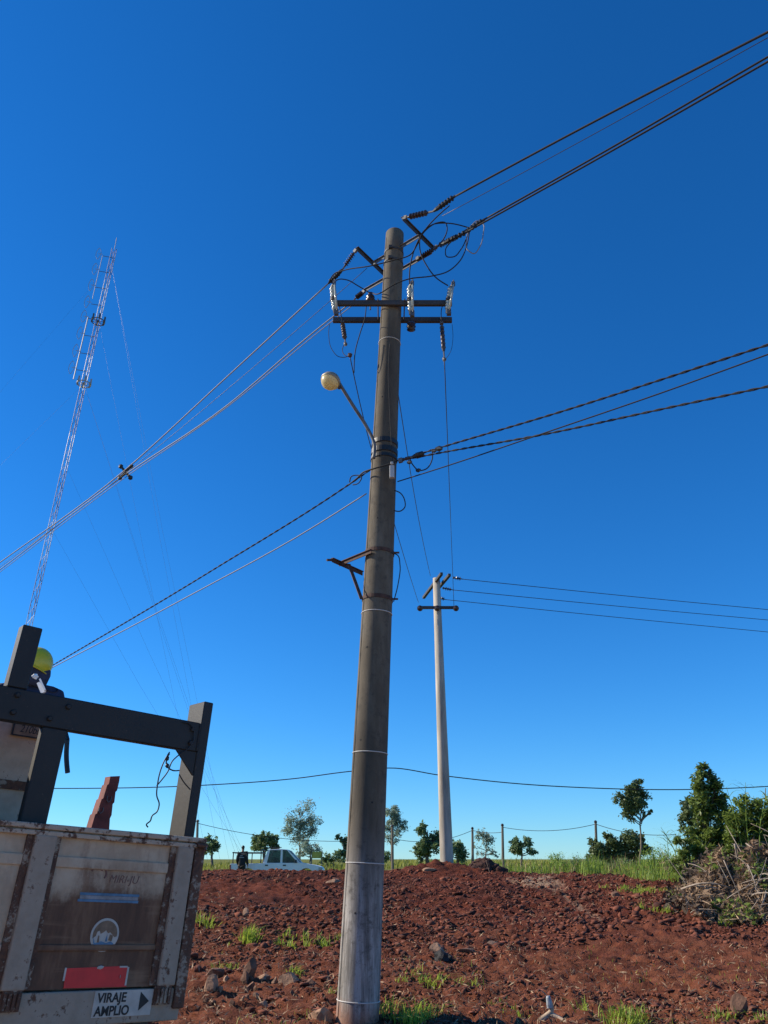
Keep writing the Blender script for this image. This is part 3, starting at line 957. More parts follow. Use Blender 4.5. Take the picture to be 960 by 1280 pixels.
# ---- jumpers and loops at the top
GJ = 'jumper cables round the pole top'
def pxw(lst):
    return [at(*q) for q in lst]
wire('jumper_cable', 'pale jumper crossing in front of the pole top from the left string', pxw([(410, 355, 10.7), (417, 343, 10.6), (430, 338, 10.45), (465, 332, 10.1), (493, 325, 9.98), (512, 319, 9.95), (522, 305, 9.95), (531, 288, 9.9), (545, 272, 9.8), (556, 262, 9.7)]), .0105, 'cable', group=GJ)
wire('jumper_cable', 'black arc from the left fuse over to the dark pin insulator', pxw([(416, 356, 10.1), (424, 349, 10.15), (434, 350, 10.2), (447, 357, 10.35), (462, 366, 10.45)]), .010, group=GJ)
wire('jumper_cable', 'long black jumper sweeping under the pole top to the right clamp', pxw([(466, 366, 10.4), (478, 365, 10.05), (492, 356, 9.95), (510, 349, 9.95), (540, 345, 10.0), (562, 338, 10.1), (577, 323, 10.1), (584, 305, 10.05), (587, 288, 10.0)]), .0105, group=GJ)
wire('jumper_cable', 'jumper hanging straight down to the middle fuse', pxw([(562, 257, 9.7), (545, 272, 9.8), (530, 289, 9.9), (518, 312, 9.95), (512.5, 335, 10.0), (512, 358, 10.05)]), .0105, group=GJ)
wire('jumper_cable', 'jumper curving down to the right fuse', pxw([(587, 285, 10.0), (560, 279, 9.95), (540, 281, 9.9), (526, 295, 9.9), (525, 312, 9.95), (534, 333, 10.0), (545, 347, 10.03), (560, 357, 10.05)]), .0105, group=GJ)
wire('cable_loop', 'coiled loop of cable right of the top frame', pxw([(523, 304, 9.95), (532, 288, 9.95), (545, 279, 9.9), (556, 278, 9.9), (559, 286, 9.9), (555, 298, 9.95), (545, 309, 10.0), (538, 314, 10.0)]), .0105, group=GJ)
wire('cable_loop', 'narrow loop of cable hanging under the right clamp', pxw([(587, 285, 10.0), (583, 298, 10.0), (576, 312, 10.0), (567, 321, 10.0), (559, 321, 10.0), (557, 312, 10.0), (563, 303, 10.0), (575, 293, 10.0)]), .0095, group=GJ)
wire('cable_loop', 'outermost round loop of pale cable hanging off the right clamp', pxw([(588, 284, 10.0), (583, 300, 9.98), (585, 313, 9.97), (592, 317, 9.97), (600, 308, 9.97), (604, 292, 9.97), (604, 280, 9.95), (597, 276, 9.95), (590, 281, 9.97)]), .0095, 'alu', group=GJ)

# ---- pin insulator behind the crossarm
pi_ = at(463, 378, 10.5)
th = thing('pin_insulator', 'dark bell shaped insulator standing on the crossarm left of the pole', 'insulator', pi_)
m = MB(); m.lathe([(.02, -.02), (.07, .02), (.085, .05), (.05, .08), (.075, .11), (.06, .14), (.035, .17), (.04, .2), (.01, .215)], pi_, seg=18); m.build('bell', 'poly', th, smooth=True)
m = MB(); m.tube([pi_ - (0, 0, .16), pi_], .014, 6); m.build('pin', 'steel', th)

# ---- fuse cutouts and surge arresters
def fuse(label, px, ptop, pbot, Yf):
    a, b = at(px[0], ptop, Yf), at(px[1], pbot, Yf)
    th = thing('fuse_cutout', label, 'fuse cutout', (a + b) / 2, 'fuse cutouts on the crossarm')
    d = b - a; L = np.linalg.norm(d); d /= L
    m = MB()
    pr = [(.03, 0)]
    for i in range(7):
        h0 = L * (.08 + .12 * i)
        pr += [(.034, h0), (.05, h0 + L * .03), (.034, h0 + L * .06)]
    pr += [(.03, L)]
    m.lathe(pr, a, d, 14); m.build('porcelain_body', 'porc', th, smooth=True)
    off = np.array([.045, -.09, 0])
    m = MB(); m.tube([a + off + d * L * .05, b + off * .7 - d * L * .05], .018, 8)
    m.build('fuse_tube', 'porc', th, smooth=True)
    m = MB(); m.beam(a, a + off * 1.15, .03, .03); m.box(a + off * .9, (.03, .02, .035)); m.tube([a + off, a + off + (0, 0, .07)], .012, 6)
    m.build('upper_contact', 'steel', th)
    m = MB(); m.beam(b, b + off * .9, .03, .03); m.box(b + off * .5 - (0, 0, .03), (.035, .03, .05))
    m.build('lower_hinge', 'steel', th)
    m = MB(); mid = (a + b) / 2; m.beam(mid, mid + np.array([0, .12, 0]), .04, .012); m.lathe([(.056, -.03), (.056, .03)], mid, d, 14)
    m.build('mounting_bracket', 'arm', th)
fuse('leftmost fuse cutout, leaning at the left end of the crossarm', (415, 419), 358, 391, 9.98)
fuse('middle fuse cutout, upright just right of the pole', (512, 513.5), 358, 393, 9.98)
fuse('rightmost fuse cutout, pale tube at the right end of the crossarm', (563, 559), 359, 391, 9.98)

def arrester(label, x0, y0, x1, y1, Yf, R, end=True):
    a, b = at(x0, y0, Yf), at(x1, y1, Yf)
    th = thing('surge_arrester', label, 'arrester', a, 'arresters under the crossarm')
    d = b - a; L = np.linalg.norm(d); d /= L
    m = MB(); m.tube([a - d * .12, a + d * L * .1], .012, 6); m.box(a, (.03, .03, .02)); m.build('hanger', 'steel', th)
    pr = [(.02, L * .08)]
    for i in range(6):
        h0 = L * (.1 + .11 * i)
        pr += [(R * .8, h0), (R, h0 + L * .03), (R * .8, h0 + L * .06)]
    pr += [(.02, L * .78)]
    m = MB(); m.lathe(pr, a, d, 14); m.build('housing', 'poly', th)
    m = MB(); m.tube([a + d * L * .76, b], .014, 6)
    if end:
        m.blob(b, .045, .25, (1, 1, 1), 1, 5)
    m.build('ground_lug', 'steel', th)
    return b
e1 = arrester('short brown arrester hanging below the left part of the crossarm', 428, 403, 432, 430, 10.5, .045)
e3 = arrester('long dark arrester hanging below the right end of the crossarm', 552, 404, 555.5, 449, 10.5, .042)
p2_ = at(514, 408, 10.45)
th = thing('surge_arrester', 'stubby dark arrester seen end on below the crossarm beside the pole', 'arrester', p2_, 'arresters under the crossarm')
m = MB(); m.lathe([(.03, 0), (.075, .02), (.05, .05), (.08, .08), (.05, .11), (.075, .14), (.03, .17)], p2_ + (0, -.08, .02), (.0, .85, -.3), 16); m.build('housing', 'poly', th)
m = MB(); m.tube([p2_ + (0, 0, .0), p2_ + (0, .02, .12)], .014, 6); m.build('hanger', 'steel', th)
GT = 'thin leads under the crossarm'
wire('lead_wire', 'thin lead looping from the crossarm left end to the small clamp', pxw([(412, 404, 10.3), (411, 420, 10.3), (415, 437, 10.3), (424, 446, 10.3), (433, 446, 10.3), (437.5, 442, 10.3)]), .0055, 'cable', group=GT)
wire('lead_wire', 'lead from the left arrester down to the small clamp', pxw([(430, 431, 10.45), (428, 438, 10.4), (431, 444, 10.35), (437, 446, 10.3)]), .006, 'cable', group=GT)
wire('lead_wire', 'black lead running down from the pin insulator left of the pole', pxw([(458, 377, 10.45), (456, 398, 10.4), (450, 417, 10.35), (444, 440, 10.3), (442.5, 466, 10.3)]), .009, 'cable', group=GT)
wire('lead_wire', 'hair thin lead curving beside the right arrester', pxw([(565, 405, 10.45), (566, 425, 10.45), (563, 440, 10.45), (557, 449, 10.45)]), .004, 'cable', group=GT)
wire('lead_wire', 'short lead drooping beside the right end of the crossarm', pxw([(554, 380, 10.1), (551.5, 390, 10.3), (552, 402, 10.45)]), .007, 'cable', group=GT)
wire('lead_wire', 'short lead dropping past the left end of the crossarm', pxw([(424, 382, 10.15), (426, 392, 10.35), (428, 403, 10.48)]), .007, 'cable', group=GT)
m = MB(); q = at(437.5, 444, 10.3); m.blob(q, .04, .2, (1, 1, 1.3), 1, 8)
tag(m.build('wire_clamp', 'rustbar', loc=q), 'small rusty clamp joining thin leads left of the pole', 'clamp')
GD = 'thin wires going down to the far pole'

# ---- street lamp
lp = at(468, 556, 10.02)
lamp = thing('street_lamp', 'street lamp with yellowed round globe on a thin arm left of the pole', 'street lamp', lp)
le = at(424, 479, 9.72)
m = MB(); m.tube(catmull([at(467, 573, 10.03), lp, at(458, 533, 9.98), at(442, 508, 9.85), le]), .026, 10); m.build('arm', 'steel', lamp, smooth=True)
gc = at(413, 476.5, 9.62)
ga = np.array([-.35, -.25, -.9]); ga /= np.linalg.norm(ga)
m = MB()
R_ = .145
prof = [(R_ * math.sin(t), -R_ * math.cos(t) * 1.0) for t in np.linspace(math.pi * .42, math.pi, 14)]
prof = [(R_ * .98, -.03)] + [(R_ * math.sin(t), R_ * -.1 + R_ * 1.05 * -math.cos(t)) for t in np.linspace(math.pi * .45, math.pi * .999, 14)]
m.lathe(prof, gc, ga, 28); m.build('globe', 'globe', lamp, smooth=True)
m = MB()
m.lathe([(R_ * 1.03, .02), (R_ * 1.07, -.005), (R_ * .98, -.05), (R_ * .7, -.10), (.05, -.125), (.01, -.127)], gc, ga, 28)
m.build('reflector_cap', simple('dull_lamp_housing', (.30, .26, .18), .5, .3, var=.2), lamp, smooth=True)
m = MB(); m.tube([le + (le - gc) * .0, gc - ga * .09], .035, 10); m.box(at(424, 484, 9.72), (.02, .02, .025)); m.build('socket_neck', 'steel', lamp)

# ---- low voltage lines
LVP = pole_at(pz_from_y(575))
GL = 'low voltage cables at lamp height'
tw = dict(twist=2, pitch=.30)
wire('twisted_cable', 'thick twisted cable from lamp height rising to the right edge, uppermost', along(LVP + (.25, 0, 0), [(503, 574), (555, 558), (700, 515), (960, 431)], 0, 25, 0), .0085, group=GL, **tw)
wire('twisted_cable', 'thick twisted cable to the right edge, lowest of the three', along(LVP + (.25, 0, 0), [(503, 575), (550, 566), (690, 541), (820, 513), (960, 483)], 0, 25, 0), .0082, group=GL, **tw)
wire('twisted_cable', 'thin black cable crossing between the two thick right hand cables', along(LVP + (.2, -.1, -.3), [(497, 602), (560, 582), (690, 538), (830, 490), (960, 443)], 0, 25, 0), .0085, group=GL)
wire('twisted_cable', 'twisted cable sloping from lamp height down left to the helmet', along(LVP + (-.2, .1, -.1), [(463, 587), (440, 603), (270, 710), (65, 832)], 0, 30, .5), .0078, group=GL, **tw)
wire('twisted_cable', 'smooth pale cable below the twisted one sloping down left', along(LVP + (-.2, .1, -.3), [(458, 617), (390, 660), (240, 743), (70, 832)], 0, 30, .5), .0095, 'alu', group=GL)
wire('jumper_cable', 'black tail bridging across the front of the pole at lamp height', pxw([(436, 606, 10.6), (446, 598, 10.4), (455, 590, 10.15), (470, 585, 9.98), (487, 580, 9.95), (499, 575, 10.0)]), .012, group=GL)
wire('cable_loop', 'small curl of cable left of the pole at lamp height', pxw([(437, 603, 10.6), (439, 596, 10.55), (446, 594, 10.5), (452, 597, 10.45), (449, 603, 10.5), (441, 606, 10.6)]), .009, group=GL)
wire('cable_loop', 'round curl of cable hanging right of the pole at lamp height', pxw([(512, 572, 9.95), (516, 581, 9.95), (524, 588, 9.95), (533, 586, 9.95), (540, 575, 9.9), (540, 562, 9.85)]), .009, group=GL)
wire('cable_loop', 'half loop of cable sticking out right of the pole below the lamp', pxw([(493, 613, 10.05), (500, 616, 10.05), (506, 626, 10.05), (506, 634, 10.05), (500, 639, 10.05), (492, 638, 10.05)]), .0085, group=GL)
wire('cable_loop', 'long thin loop right of the pole beside the rusty bracket', pxw([(489, 691, 10.05), (497, 694, 10.05), (500, 706, 10.05), (498, 728, 10.05), (492, 752, 10.05)]), .008, group=GL)
insulator('strain_insulator', 'black wedge clamp holding the low cables right of the pole', at(499, 576, 9.98), at(516, 571, 9.9), n=3, R=.03, clamp=at(530, 567, 9.85))
for q, rr_, lab in (((549, 561, 9.75), .05, 'large black piercing connector on the upper right hand cable'), ((512, 578, 9.9), .035, 'small black connector right at the lamp clamp, above the round curl'), ((523, 588, 9.9), .035, 'small black connector at the bottom of the round curl right of the pole'), ((543, 564, 9.8), .03, 'small black connector just left of the large piercing connector')):
    m = MB(); m.blob(at(*q), rr_, .25, (1.3, .8, .8), 1, 4)
    tag(m.build('cable_connector', 'black', loc=at(*q)), lab, 'connector', 'cable connectors right of the pole')
wire('pole_lead', 'thin black lead stapled down the shaded face of the pole', pxw([(487, 430, pole_at(9.6)[1] - .2), (485.5, 470, 10.02), (487, 510, 10.0), (489, 550, 9.98), (491, 580, 9.97)]), .006, group=GT)

# ------------------------------------------------------------------ second pole
B2 = np.array([1.86, 25.0, gz(1.86, 25.0)])
T2 = at(545.5, 723, 25.0)
pole2 = thing('utility_pole', 'slim pale concrete pole standing on the crest of the red soil', 'utility pole', B2)
a2 = T2 - B2; L2 = np.linalg.norm(a2); a2 /= L2
m = MB(); m.lathe([(.205, -.4), (.200, 0), (.165, L2 * .4), (.122, L2), (.1, L2 + .01)], B2, a2, 24); m.build('shaft', 'conc2', pole2, smooth=True)
hc = 8.08
ca_, cb_ = at(523, 759.5, 24.85), at(571, 759.5, 24.85)
m = MB(); m.beam(ca_, cb_, .08, .09); m.build('crossarm', 'arm', pole2)
for px in (525, 546.5, 570):
    q = at(px, 760, 24.72)
    m = MB(); m.lathe([(.04, 0), (.10, .02), (.10, .05), (.05, .07), (.085, .09), (.08, .12), (.03, .15)], q + (0, .05, 0), (0, -1, -.2), 14)
    m.build('disc_insulator', 'poly', pole2)
for p, q in (((529.5, 747), (552, 717)), ((549, 734), (562, 718.5))):
    m = MB(); m.beam(at_h(*p, 9.0), at_h(*q, 9.0), .09, .09); m.build('top_arm', 'arm', pole2)
GR = 'thin lines leaving the far pole'
ends = [((566, 722), (579, 724), 24.5, (960, 762)), ((553, 735), (567, 737.5), 25.4, (960, 775)), ((549, 747), (557, 749.5), 26.6, (960, 790))]
nm3 = ['upper', 'middle', 'lower']
for i, (p, q, yy, e) in enumerate(ends):
    a, b = at(*p, yy), at(*q, yy + .05)
    insulator('strain_insulator', ['insulator with white cap at the top right of the far pole', 'insulator halfway down the far pole top pointing right', 'lowest insulator at the far pole top, close to its shaft'][i], a, b, n=3, R=.07)
    far = at(*e, yy + 3.4)
    mid = (b + far) / 2 + np.array([0, 0, -.02])
    d = far - mid
    wire('line_wire', f'{nm3[i]} of three thin lines running right from the far pole', [b, mid, far, far + d * 1.5], .011, 'thin', 'wire', GR)
# down wires from the big pole to the far one
wire('span_wire', 'thin wire dropping from the right arrester toward the far pole', [e3, (e3 + at(566, 720, 24.6)) / 2 + np.array([0, 0, -.1]), at(566, 720, 24.6), at(567.5, 759, 24.85)], .008, 'thin', 'wire', GD)
wire('span_wire', 'thin wire from behind the big pole to the far pole top', [at(492, 455, 10.6), at(513, 590, 14.6), at(538, 720, 24.6)], .008, 'thin', 'wire', GD)
wire('span_wire', 'thin wire from the left leads past the bracket to the far crossarm', [at(437.5, 446, 10.3), at(449, 500, 11.2), at(493, 655, 16.0), at(523, 753, 24.8)], .008, 'thin', 'wire', GD)

# ------------------------------------------------------------------ the low cable behind, and far posts
hp = at(461, 1078, 34.0); hp[2] = gz(hp[0], 34.0)
ht = at(461, 962, 34.0)
th = thing('wooden_post', 'wooden post carrying the low cable directly behind the big concrete pole', 'post', hp)
m = MB(); m.tube([hp - (0, 0, .3), ht + (0, 0, .1)], [.09, .07], 8); m.build('shaft', 'wood', th)
m = MB(); m.lathe([(.05, 0), (.03, .08)], ht + (0, 0, .1), seg=10); m.build('insulator', 'poly', th)
wire('service_cable', 'low black cable crossing the sky to the left of the big pole', [ht, at(435, 964.5, 34), at(370, 973, 34.5), at(255, 981.5, 35), at(70, 985.5, 36), at(-150, 980, 37)], .022, 'cable', 'cable', 'low cables behind the poles')
wire('service_cable', 'low black cable crossing the sky to the right behind the far pole', [ht, at(486, 960, 34), at(550, 969, 34), at(640, 979, 34), at(740, 985, 34.5), at(850, 987, 35), at(960, 983, 35.5), at(1100, 972, 36)], .022, 'cable', 'cable', 'low cables behind the poles')

def far_post(px, ptop, Y, label, r=.09):
    b = at(px, 1080, Y); b[2] = gz(b[0], Y)
    t = at(px, ptop, Y)
    th = thing('line_post', label, 'post', b, 'thin posts along the far field')
    m = MB(); m.tube([b - (0, 0, .3), t], [r * 1.15, r * .85], 8); m.build('shaft', 'wood', th)
    m = MB(); m.lathe([(r * .9, 0), (r * 1.2, .05), (r * .6, .14)], t - (0, 0, .02), seg=8); m.build('cap', 'poly', th)
    return t
f0 = far_post(247, 1027, 55, 'thin grey post just right of the truck corner')
f1 = far_post(590.5, 1036, 60, 'thin post right of the far pole beside the spindly tree')
f2 = far_post(628, 1032, 55, 'thin post standing right of the dark soil heap')
f3 = far_post(744.5, 1028, 52, 'thin post at the left end of the long bush on the right')
f4 = far_post(490.5, 1033, 58, 'short pale post by the tall tree right of the big pole')
GF = 'far field wires'
def sagw(label, a, b, sag, r=.018):
    a = np.asarray(a); b = np.asarray(b)
    pts = [a * (1 - t) + b * t - np.array([0, 0, sag * 4 * t * (1 - t)]) for t in np.linspace(0, 1, 7)]
    wire('field_wire', label, pts, r, 'cable', 'wire', GF, 3)
sagw('far wire dipping from the post beside the truck toward the tall loose tree', f0 - (0, 0, .1), at(490.5, 1048, 58), .55)
sagw('far wire between the pale short post and the post by the spindly tree', at(490.5, 1048, 58), f1 - (0, 0, .1), .45)
sagw('far wire from the post right of the soil heap to the right hand post', f2 - (0, 0, .1), f3 - (0, 0, .1), .3)
sagw('far wire from the spindly tree post to the soil heap post', f1 - (0, 0, .1), f2 - (0, 0, .4), .1)
sagw('far wire from the right hand post away behind the tall bush', f3 - (0, 0, .1), at(845, 1043, 48), .25)

# ------------------------------------------------------------------ guyed mast far left
YM = 60.0
def mast_px(py):
    k = (py - 312) / (775 - 312)
    return at(143 + (38 - 143) * k, py, YM)
mt = mast_px(312)
mb = mast_px(775); mb = np.array([(mt[0] + mb[0]) / 2, YM, gz(-28, YM)])
MX = mb[0]
mast = thing('radio_mast', 'tall guyed lattice mast with red and white bands far left', 'mast', mb)
def mz(py): return mast_px(py)[2]
def mast_c(z):
    k = (z - mast_px(775)[2]) / (mt[2] - mast_px(775)[2])
    x = mast_px(775)[0] + (mt[0] - mast_px(775)[0]) * k
    return np.array([x, YM, z])
ys_ = [312, 351, 398, 444, 487, 542, 589, 648, 702, 769]
zb = [mz(y) for y in ys_] + [18.5 - 6, 6.5, mb[2]]
tri = [np.array([math.cos(a), math.sin(a), 0]) * .27 for a in (math.pi / 2 + .3, math.pi * 7 / 6 + .3, math.pi * 11 / 6 + .3)]
for i in range(len(zb) - 1):
    z1, z0 = zb[i], zb[i + 1]
    m = MB()
    for t3 in tri:
        m.tube([mast_c(z0) + t3, mast_c(z1) + t3], .025, 5)
    nst = max(2, int(round((z1 - z0) / .85)))
    for kk in range(nst):
        za_, zb_ = z0 + (z1 - z0) * kk / nst, z0 + (z1 - z0) * (kk + 1) / nst
        for q in range(3):
            p, r_ = tri[q], tri[(q + 1) % 3]
            m.tube([mast_c(za_) + p, mast_c(zb_) + r_] if kk % 2 == 0 else [mast_c(za_) + r_, mast_c(zb_) + p], .016, 4)
    m.build('lattice_section', 'mastred' if i % 2 == 0 else 'mastwhite', mast)
# antennas on the left
zt_, zl_ = mz(318), mz(478)
for j, (z1, z0, rr_) in enumerate(((mz(322), mz(376), .03), (mz(398), mz(476), .05))):
    m = MB(); off = np.array([-.95, -.25, 0])
    m.tube([mast_c(z0) + off, mast_c(z1) + off], rr_, 6); m.build('antenna_rod', 'mastwhite', mast)
for py in (322, 341, 361, 382, 400, 421, 443, 464):
    z = mz(py); m = MB(); c = mast_c(z)
    m.tube([c, c + (-.95, -.25, 0)], .03, 5)
    m.build('boom', 'steel', mast)
    m = MB(); off = np.array([-1.35, -.35, 0])
    m.tube(catmull([c + off + (0, 0, .95), c + off + (.13, 0, .75), c + off + (.13, 0, -.35), c + off + (0, 0, -.55), c + off + (-.13, 0, -.35), c + off + (-.13, 0, .75), c + off + (0, 0, .95)], 4), .024, 5)
    m.tube([c + (-.95, -.25, .2), c + off + (0, 0, .2)], .025, 5)
    m.build('folded_dipole', 'mastwhite', mast)
for py in (402, 480):
    z = mz(py); m = MB()
    m.ring(mast_c(z), (0, 0, 1), .62, .05, 16, 5)
    for q in range(6):
        a = q * math.pi / 3
        m.tube([mast_c(z), mast_c(z) + (.62 * math.cos(a), .62 * math.sin(a), 0)], .03, 4)
        m.box(mast_c(z) + (.62 * math.cos(a), .62 * math.sin(a), .25), (.06, .06, .3))
    m.build('antenna_ring', 'steel' if py == 402 else 'mastwhite', mast)
m = MB(); m.tube([mt, mt + (0, 0, 1.6)], .03, 5); m.build('lightning_rod', 'steel', mast)
for py, epx, eY in ((330, 277, 62), (400, 262, 61), (480, 306, 60), (581, 316, 59), (660, 318, 57), (330, 288, 66), (480, 300, 64)):
    a = mast_c(mz(py)); b = at(epx, 1082, eY); b[2] = gz(b[0], eY)
    m = MB(); m.tube([a, (a + b) / 2 - (0, 0, .4), b], .005, 4); m.build('guy_wire', 'thin', mast)
for py in (330, 480, 660):
    a = mast_c(mz(py)); b = np.array([a[0] - 22, YM - 8, gz(a[0] - 22, YM - 8)])
    m = MB(); m.tube([a, (a + b) / 2 - (0, 0, .4), b], .005, 4); m.build('guy_wire', 'thin', mast)

# ------------------------------------------------------------------ trees
def tree(name, label, px, Y, ptop, crown, leaf, size, nleaf, trunk_r=.12, limbs=7, group=None, base_py=None, aspect=2.0, spread=.38, droop=.0, seed=1, lean=0., mat_trunk='bark'):
    """crown: list of (px, py, r_px, weight) clump centres in the photo's pixels, given depth inside the crown"""
    R = np.random.default_rng(seed)
    Xb = at(px, 1075, Y)[0]
    b = np.array([Xb, Y, gz(Xb, Y)])
    th = thing(name, label, 'tree', b, group)
    sc_ = (Y * _c) / 960.0 * 1.02
    top = at(px, ptop, Y)
    pts, ctr = [], []
    crown = [(a_ + R.normal(0, .55) * c_, b_ + R.normal(0, .4) * c_, c_ * R.uniform(.55, .95), d_ * R.uniform(.6, 1.2)) for a_, b_, c_, d_ in crown for _ in range(2)]
    tot = sum(c[2] ** 2 * c[3] for c in crown)
    for (cx_, cy_, rp, wt) in crown:
        r = rp * sc_
        c0 = at(cx_, cy_, Y + R.uniform(-1.2, 1.2) * r)
        ctr.append((c0, r))
        nsub = max(5, int(11 * wt))
        nl = int(.75 * nleaf * rp ** 2 * wt / tot)
        sub = R.normal(size=(nsub, 3)); sub /= np.linalg.norm(sub, axis=1)[:, None]
        sub *= (R.uniform(.25, 1, nsub) ** .5)[:, None] * r
        sub[:, 2] *= .85
        wts = R.uniform(.4, 1, nsub); wts /= wts.sum()
        idx = R.choice(nsub, nl, p=wts)
        pts.append(c0 + sub[idx] + R.normal(size=(nl, 3)) * r * spread * .95 * R.uniform(.4, 1, nsub)[idx][:, None])
    P = np.concatenate(pts)
    V, F = quads_leaf(P, size * .8, aspect, droop, .5, seed)
    np_mesh('crown', V, F, leaf, th)
    m = MB()
    tp = top - np.array([0, 0, .12 * (top[2] - b[2])])
    n = 8
    tk = [b - np.array([0, 0, .2])]
    for i in range(1, n + 1):
        f = i / n
        tk.append(b + (tp - b) * f + np.array([R.normal(0, .02), R.normal(0, .02), 0]) * (top[2] - b[2]) * .5)
    tk = np.array(tk)
    m.tube(tk, np.linspace(trunk_r, trunk_r * .15, n + 1), 8)
    for c0, r in ctr:
        f = np.clip((c0[2] - b[2]) / (tp[2] - b[2]) - .10, .35, .9)
        s0 = b + (tp - b) * f
        m.tube(catmull([s0, (s0 + c0) / 2 + R.normal(0, .08, 3) * r, c0 + (0, 0, .3 * r)], 3), [trunk_r * .36] * 3 + [trunk_r * .24] * 2 + [trunk_r * .12] * 2, 6)
        for q in range(limbs // 2):
            e = c0 + R.normal(0, .55, 3) * r
            m.tube([c0 * .6 + s0 * .4, (c0 + e) / 2, e], [trunk_r * .22, trunk_r * .15, trunk_r * .06], 5)
    m.build('trunk', mat_trunk, th, smooth=True)
    return th

tree('broadleaf_tree', 'round green tree above the pickup bed', 330, 75, 1037, [(330, 1047, 9, 1), (321, 1052, 7, 1), (340, 1052, 7, 1), (331, 1056, 9, 1), (318, 1058, 5, .8), (344, 1057, 5, .8)], 'leafC', .42, 2600, .16, seed=2)
tree('tall_tree', 'tall loose grey green tree above the pickup cab', 375, 70, 1008, [(376, 1016, 8, .7), (365, 1024, 8, .7), (386, 1022, 9, .7), (377, 1030, 11, .8), (392, 1035, 8, .6), (364, 1037, 7, .5), (378, 1045, 9, .5), (369, 1050, 6, .35), (388, 1046, 6, .4)], 'leafD', .20, 6500, .10, spread=.6, seed=3, droop=.4)
tree('small_tree', 'small pale tree beside the yellow board behind the pickup hood', 388, 62, 1049, [(386, 1055, 7, .7), (392, 1061, 8, .8), (382, 1065, 7, .8)], 'leafD', .26, 1000, .09, spread=.45, seed=4)
tree('dark_tree', 'dark tree peeking out right of the truck corner', 266, 62, 1046, [(265, 1051, 6, 1), (258, 1055, 6, 1), (270, 1058, 6, 1), (262, 1061, 7, 1)], 'leafC', .32, 1500, .12, seed=5)
tree('dark_tree', 'slim dark tree half hidden by the left side of the big pole', 430, 70, 1041, [(427, 1048, 5, 1), (431, 1055, 6, 1), (428, 1063, 6, 1), (433, 1068, 6, 1)], 'leafC', .35, 1400, .12, seed=6)
tree('tall_tree', 'tall loose tree just right of the big pole', 489, 68, 1006, [(495, 1012, 6, .7), (487, 1018, 6, .7), (500, 1021, 7, .8), (493, 1028, 8, .8), (504, 1034, 7, .6), (485, 1032, 7, .6), (499, 1043, 7, .5), (487, 1047, 7, .4), (492, 1054, 5, .35)], 'leafD', .19, 5600, .09, spread=.5, seed=7, droop=.4)
tree('broadleaf_tree', 'dense rounded green tree left of the far pole', 534, 60, 1031, [(536, 1039, 8, 1), (527, 1046, 8, 1), (543, 1044, 9, 1), (534, 1054, 10, 1), (523, 1060, 7, 1), (545, 1058, 8, 1), (535, 1066, 10, 1), (524, 1068, 6, 1)], 'leafC', .30, 5200, .16, seed=8)
tree('dark_tree', 'low dark round tree right behind the far pole foot', 572, 58, 1051, [(568, 1058, 7, 1), (576, 1062, 7, 1), (563, 1066, 7, 1), (573, 1069, 9, 1), (581, 1070, 5, 1)], 'leafC', .28, 2600, .12, seed=9)
tree('small_tree', 'spindly pale tree between the two thin posts', 607, 62, 1034, [(606, 1042, 6, .5), (612, 1048, 7, .5), (601, 1050, 6, .5), (609, 1059, 7, .5), (600, 1063, 6, .4), (614, 1067, 6, .45)], 'leafD', .24, 1000, .07, spread=.5, seed=10)
tree('small_tree', 'small bushy dark tree right of the second thin post', 651, 55, 1046, [(648, 1053, 8, 1), (657, 1056, 7, 1), (643, 1058, 6, .8), (652, 1063, 9, 1), (664, 1063, 6, .7)], 'leafC', .27, 2000, .10, spread=.45, seed=11)
tree('eucalyptus_tree', 'tall slim tree with a tufted crown standing free on the right', 799, 48, 974, [(791, 981, 7, 1), (796, 988, 8, 1), (787, 992, 8, 1), (795, 999, 10, 1), (782, 1003, 7, .9), (801, 1004, 6, .8), (788, 1011, 8, .9), (781, 1018, 7, .5), (795, 1018, 6, .5), (812, 1015, 4, .7), (803, 1018, 4, .4), (793, 994, 10, 1), (790, 1003, 10, 1)], 'leafE', .22, 7600, .085, spread=.4, seed=12, droop=.3)
tree('long_bush', 'long low bush line left of the free standing tree', 772, 50, 1042, [(735, 1060, 6, 1), (748, 1056, 7, 1), (760, 1053, 8, 1), (773, 1051, 9, 1), (786, 1049, 9, 1), (797, 1051, 8, 1), (806, 1058, 7, 1), (780, 1061, 9, 1), (755, 1063, 8, 1), (765, 1064, 9, 1), (740, 1068, 8, 1), (752, 1070, 8, 1), (768, 1071, 9, 1), (784, 1070, 9, 1), (798, 1067, 9, 1), (812, 1066, 8, 1)], 'leafE', .27, 11000, .10, seed=13)
tree('eucalyptus_tree', 'dark tufted tree rising behind the left side of the big bush', 864, 30, 996, [(860, 1003, 8, .8), (853, 1010, 7, .8), (864, 1016, 9, .8), (855, 1023, 8, .6), (869, 1026, 9, .8), (853, 1034, 6, .5)], 'leafE', .17, 2400, .06, spread=.4, seed=14, droop=.3)
for i, (px, py, w_) in enumerate(((409, 1072, 5), (417, 1070, 6), (480, 1072, 5))):
    lab = ['low shrub in the meadow beside the yellow board', 'low dark shrub in the meadow left of the big pole', 'low shrub in the meadow right of the big pole'][i]
    tree('meadow_shrub', lab, px, 60, py - 5, [(px, py, w_, 1), (px - 4, py + 3, w_ * .8, 1), (px + 4, py + 3, w_ * .8, 1)], 'leafC', .24, 500, .05, limbs=3, seed=20 + i)

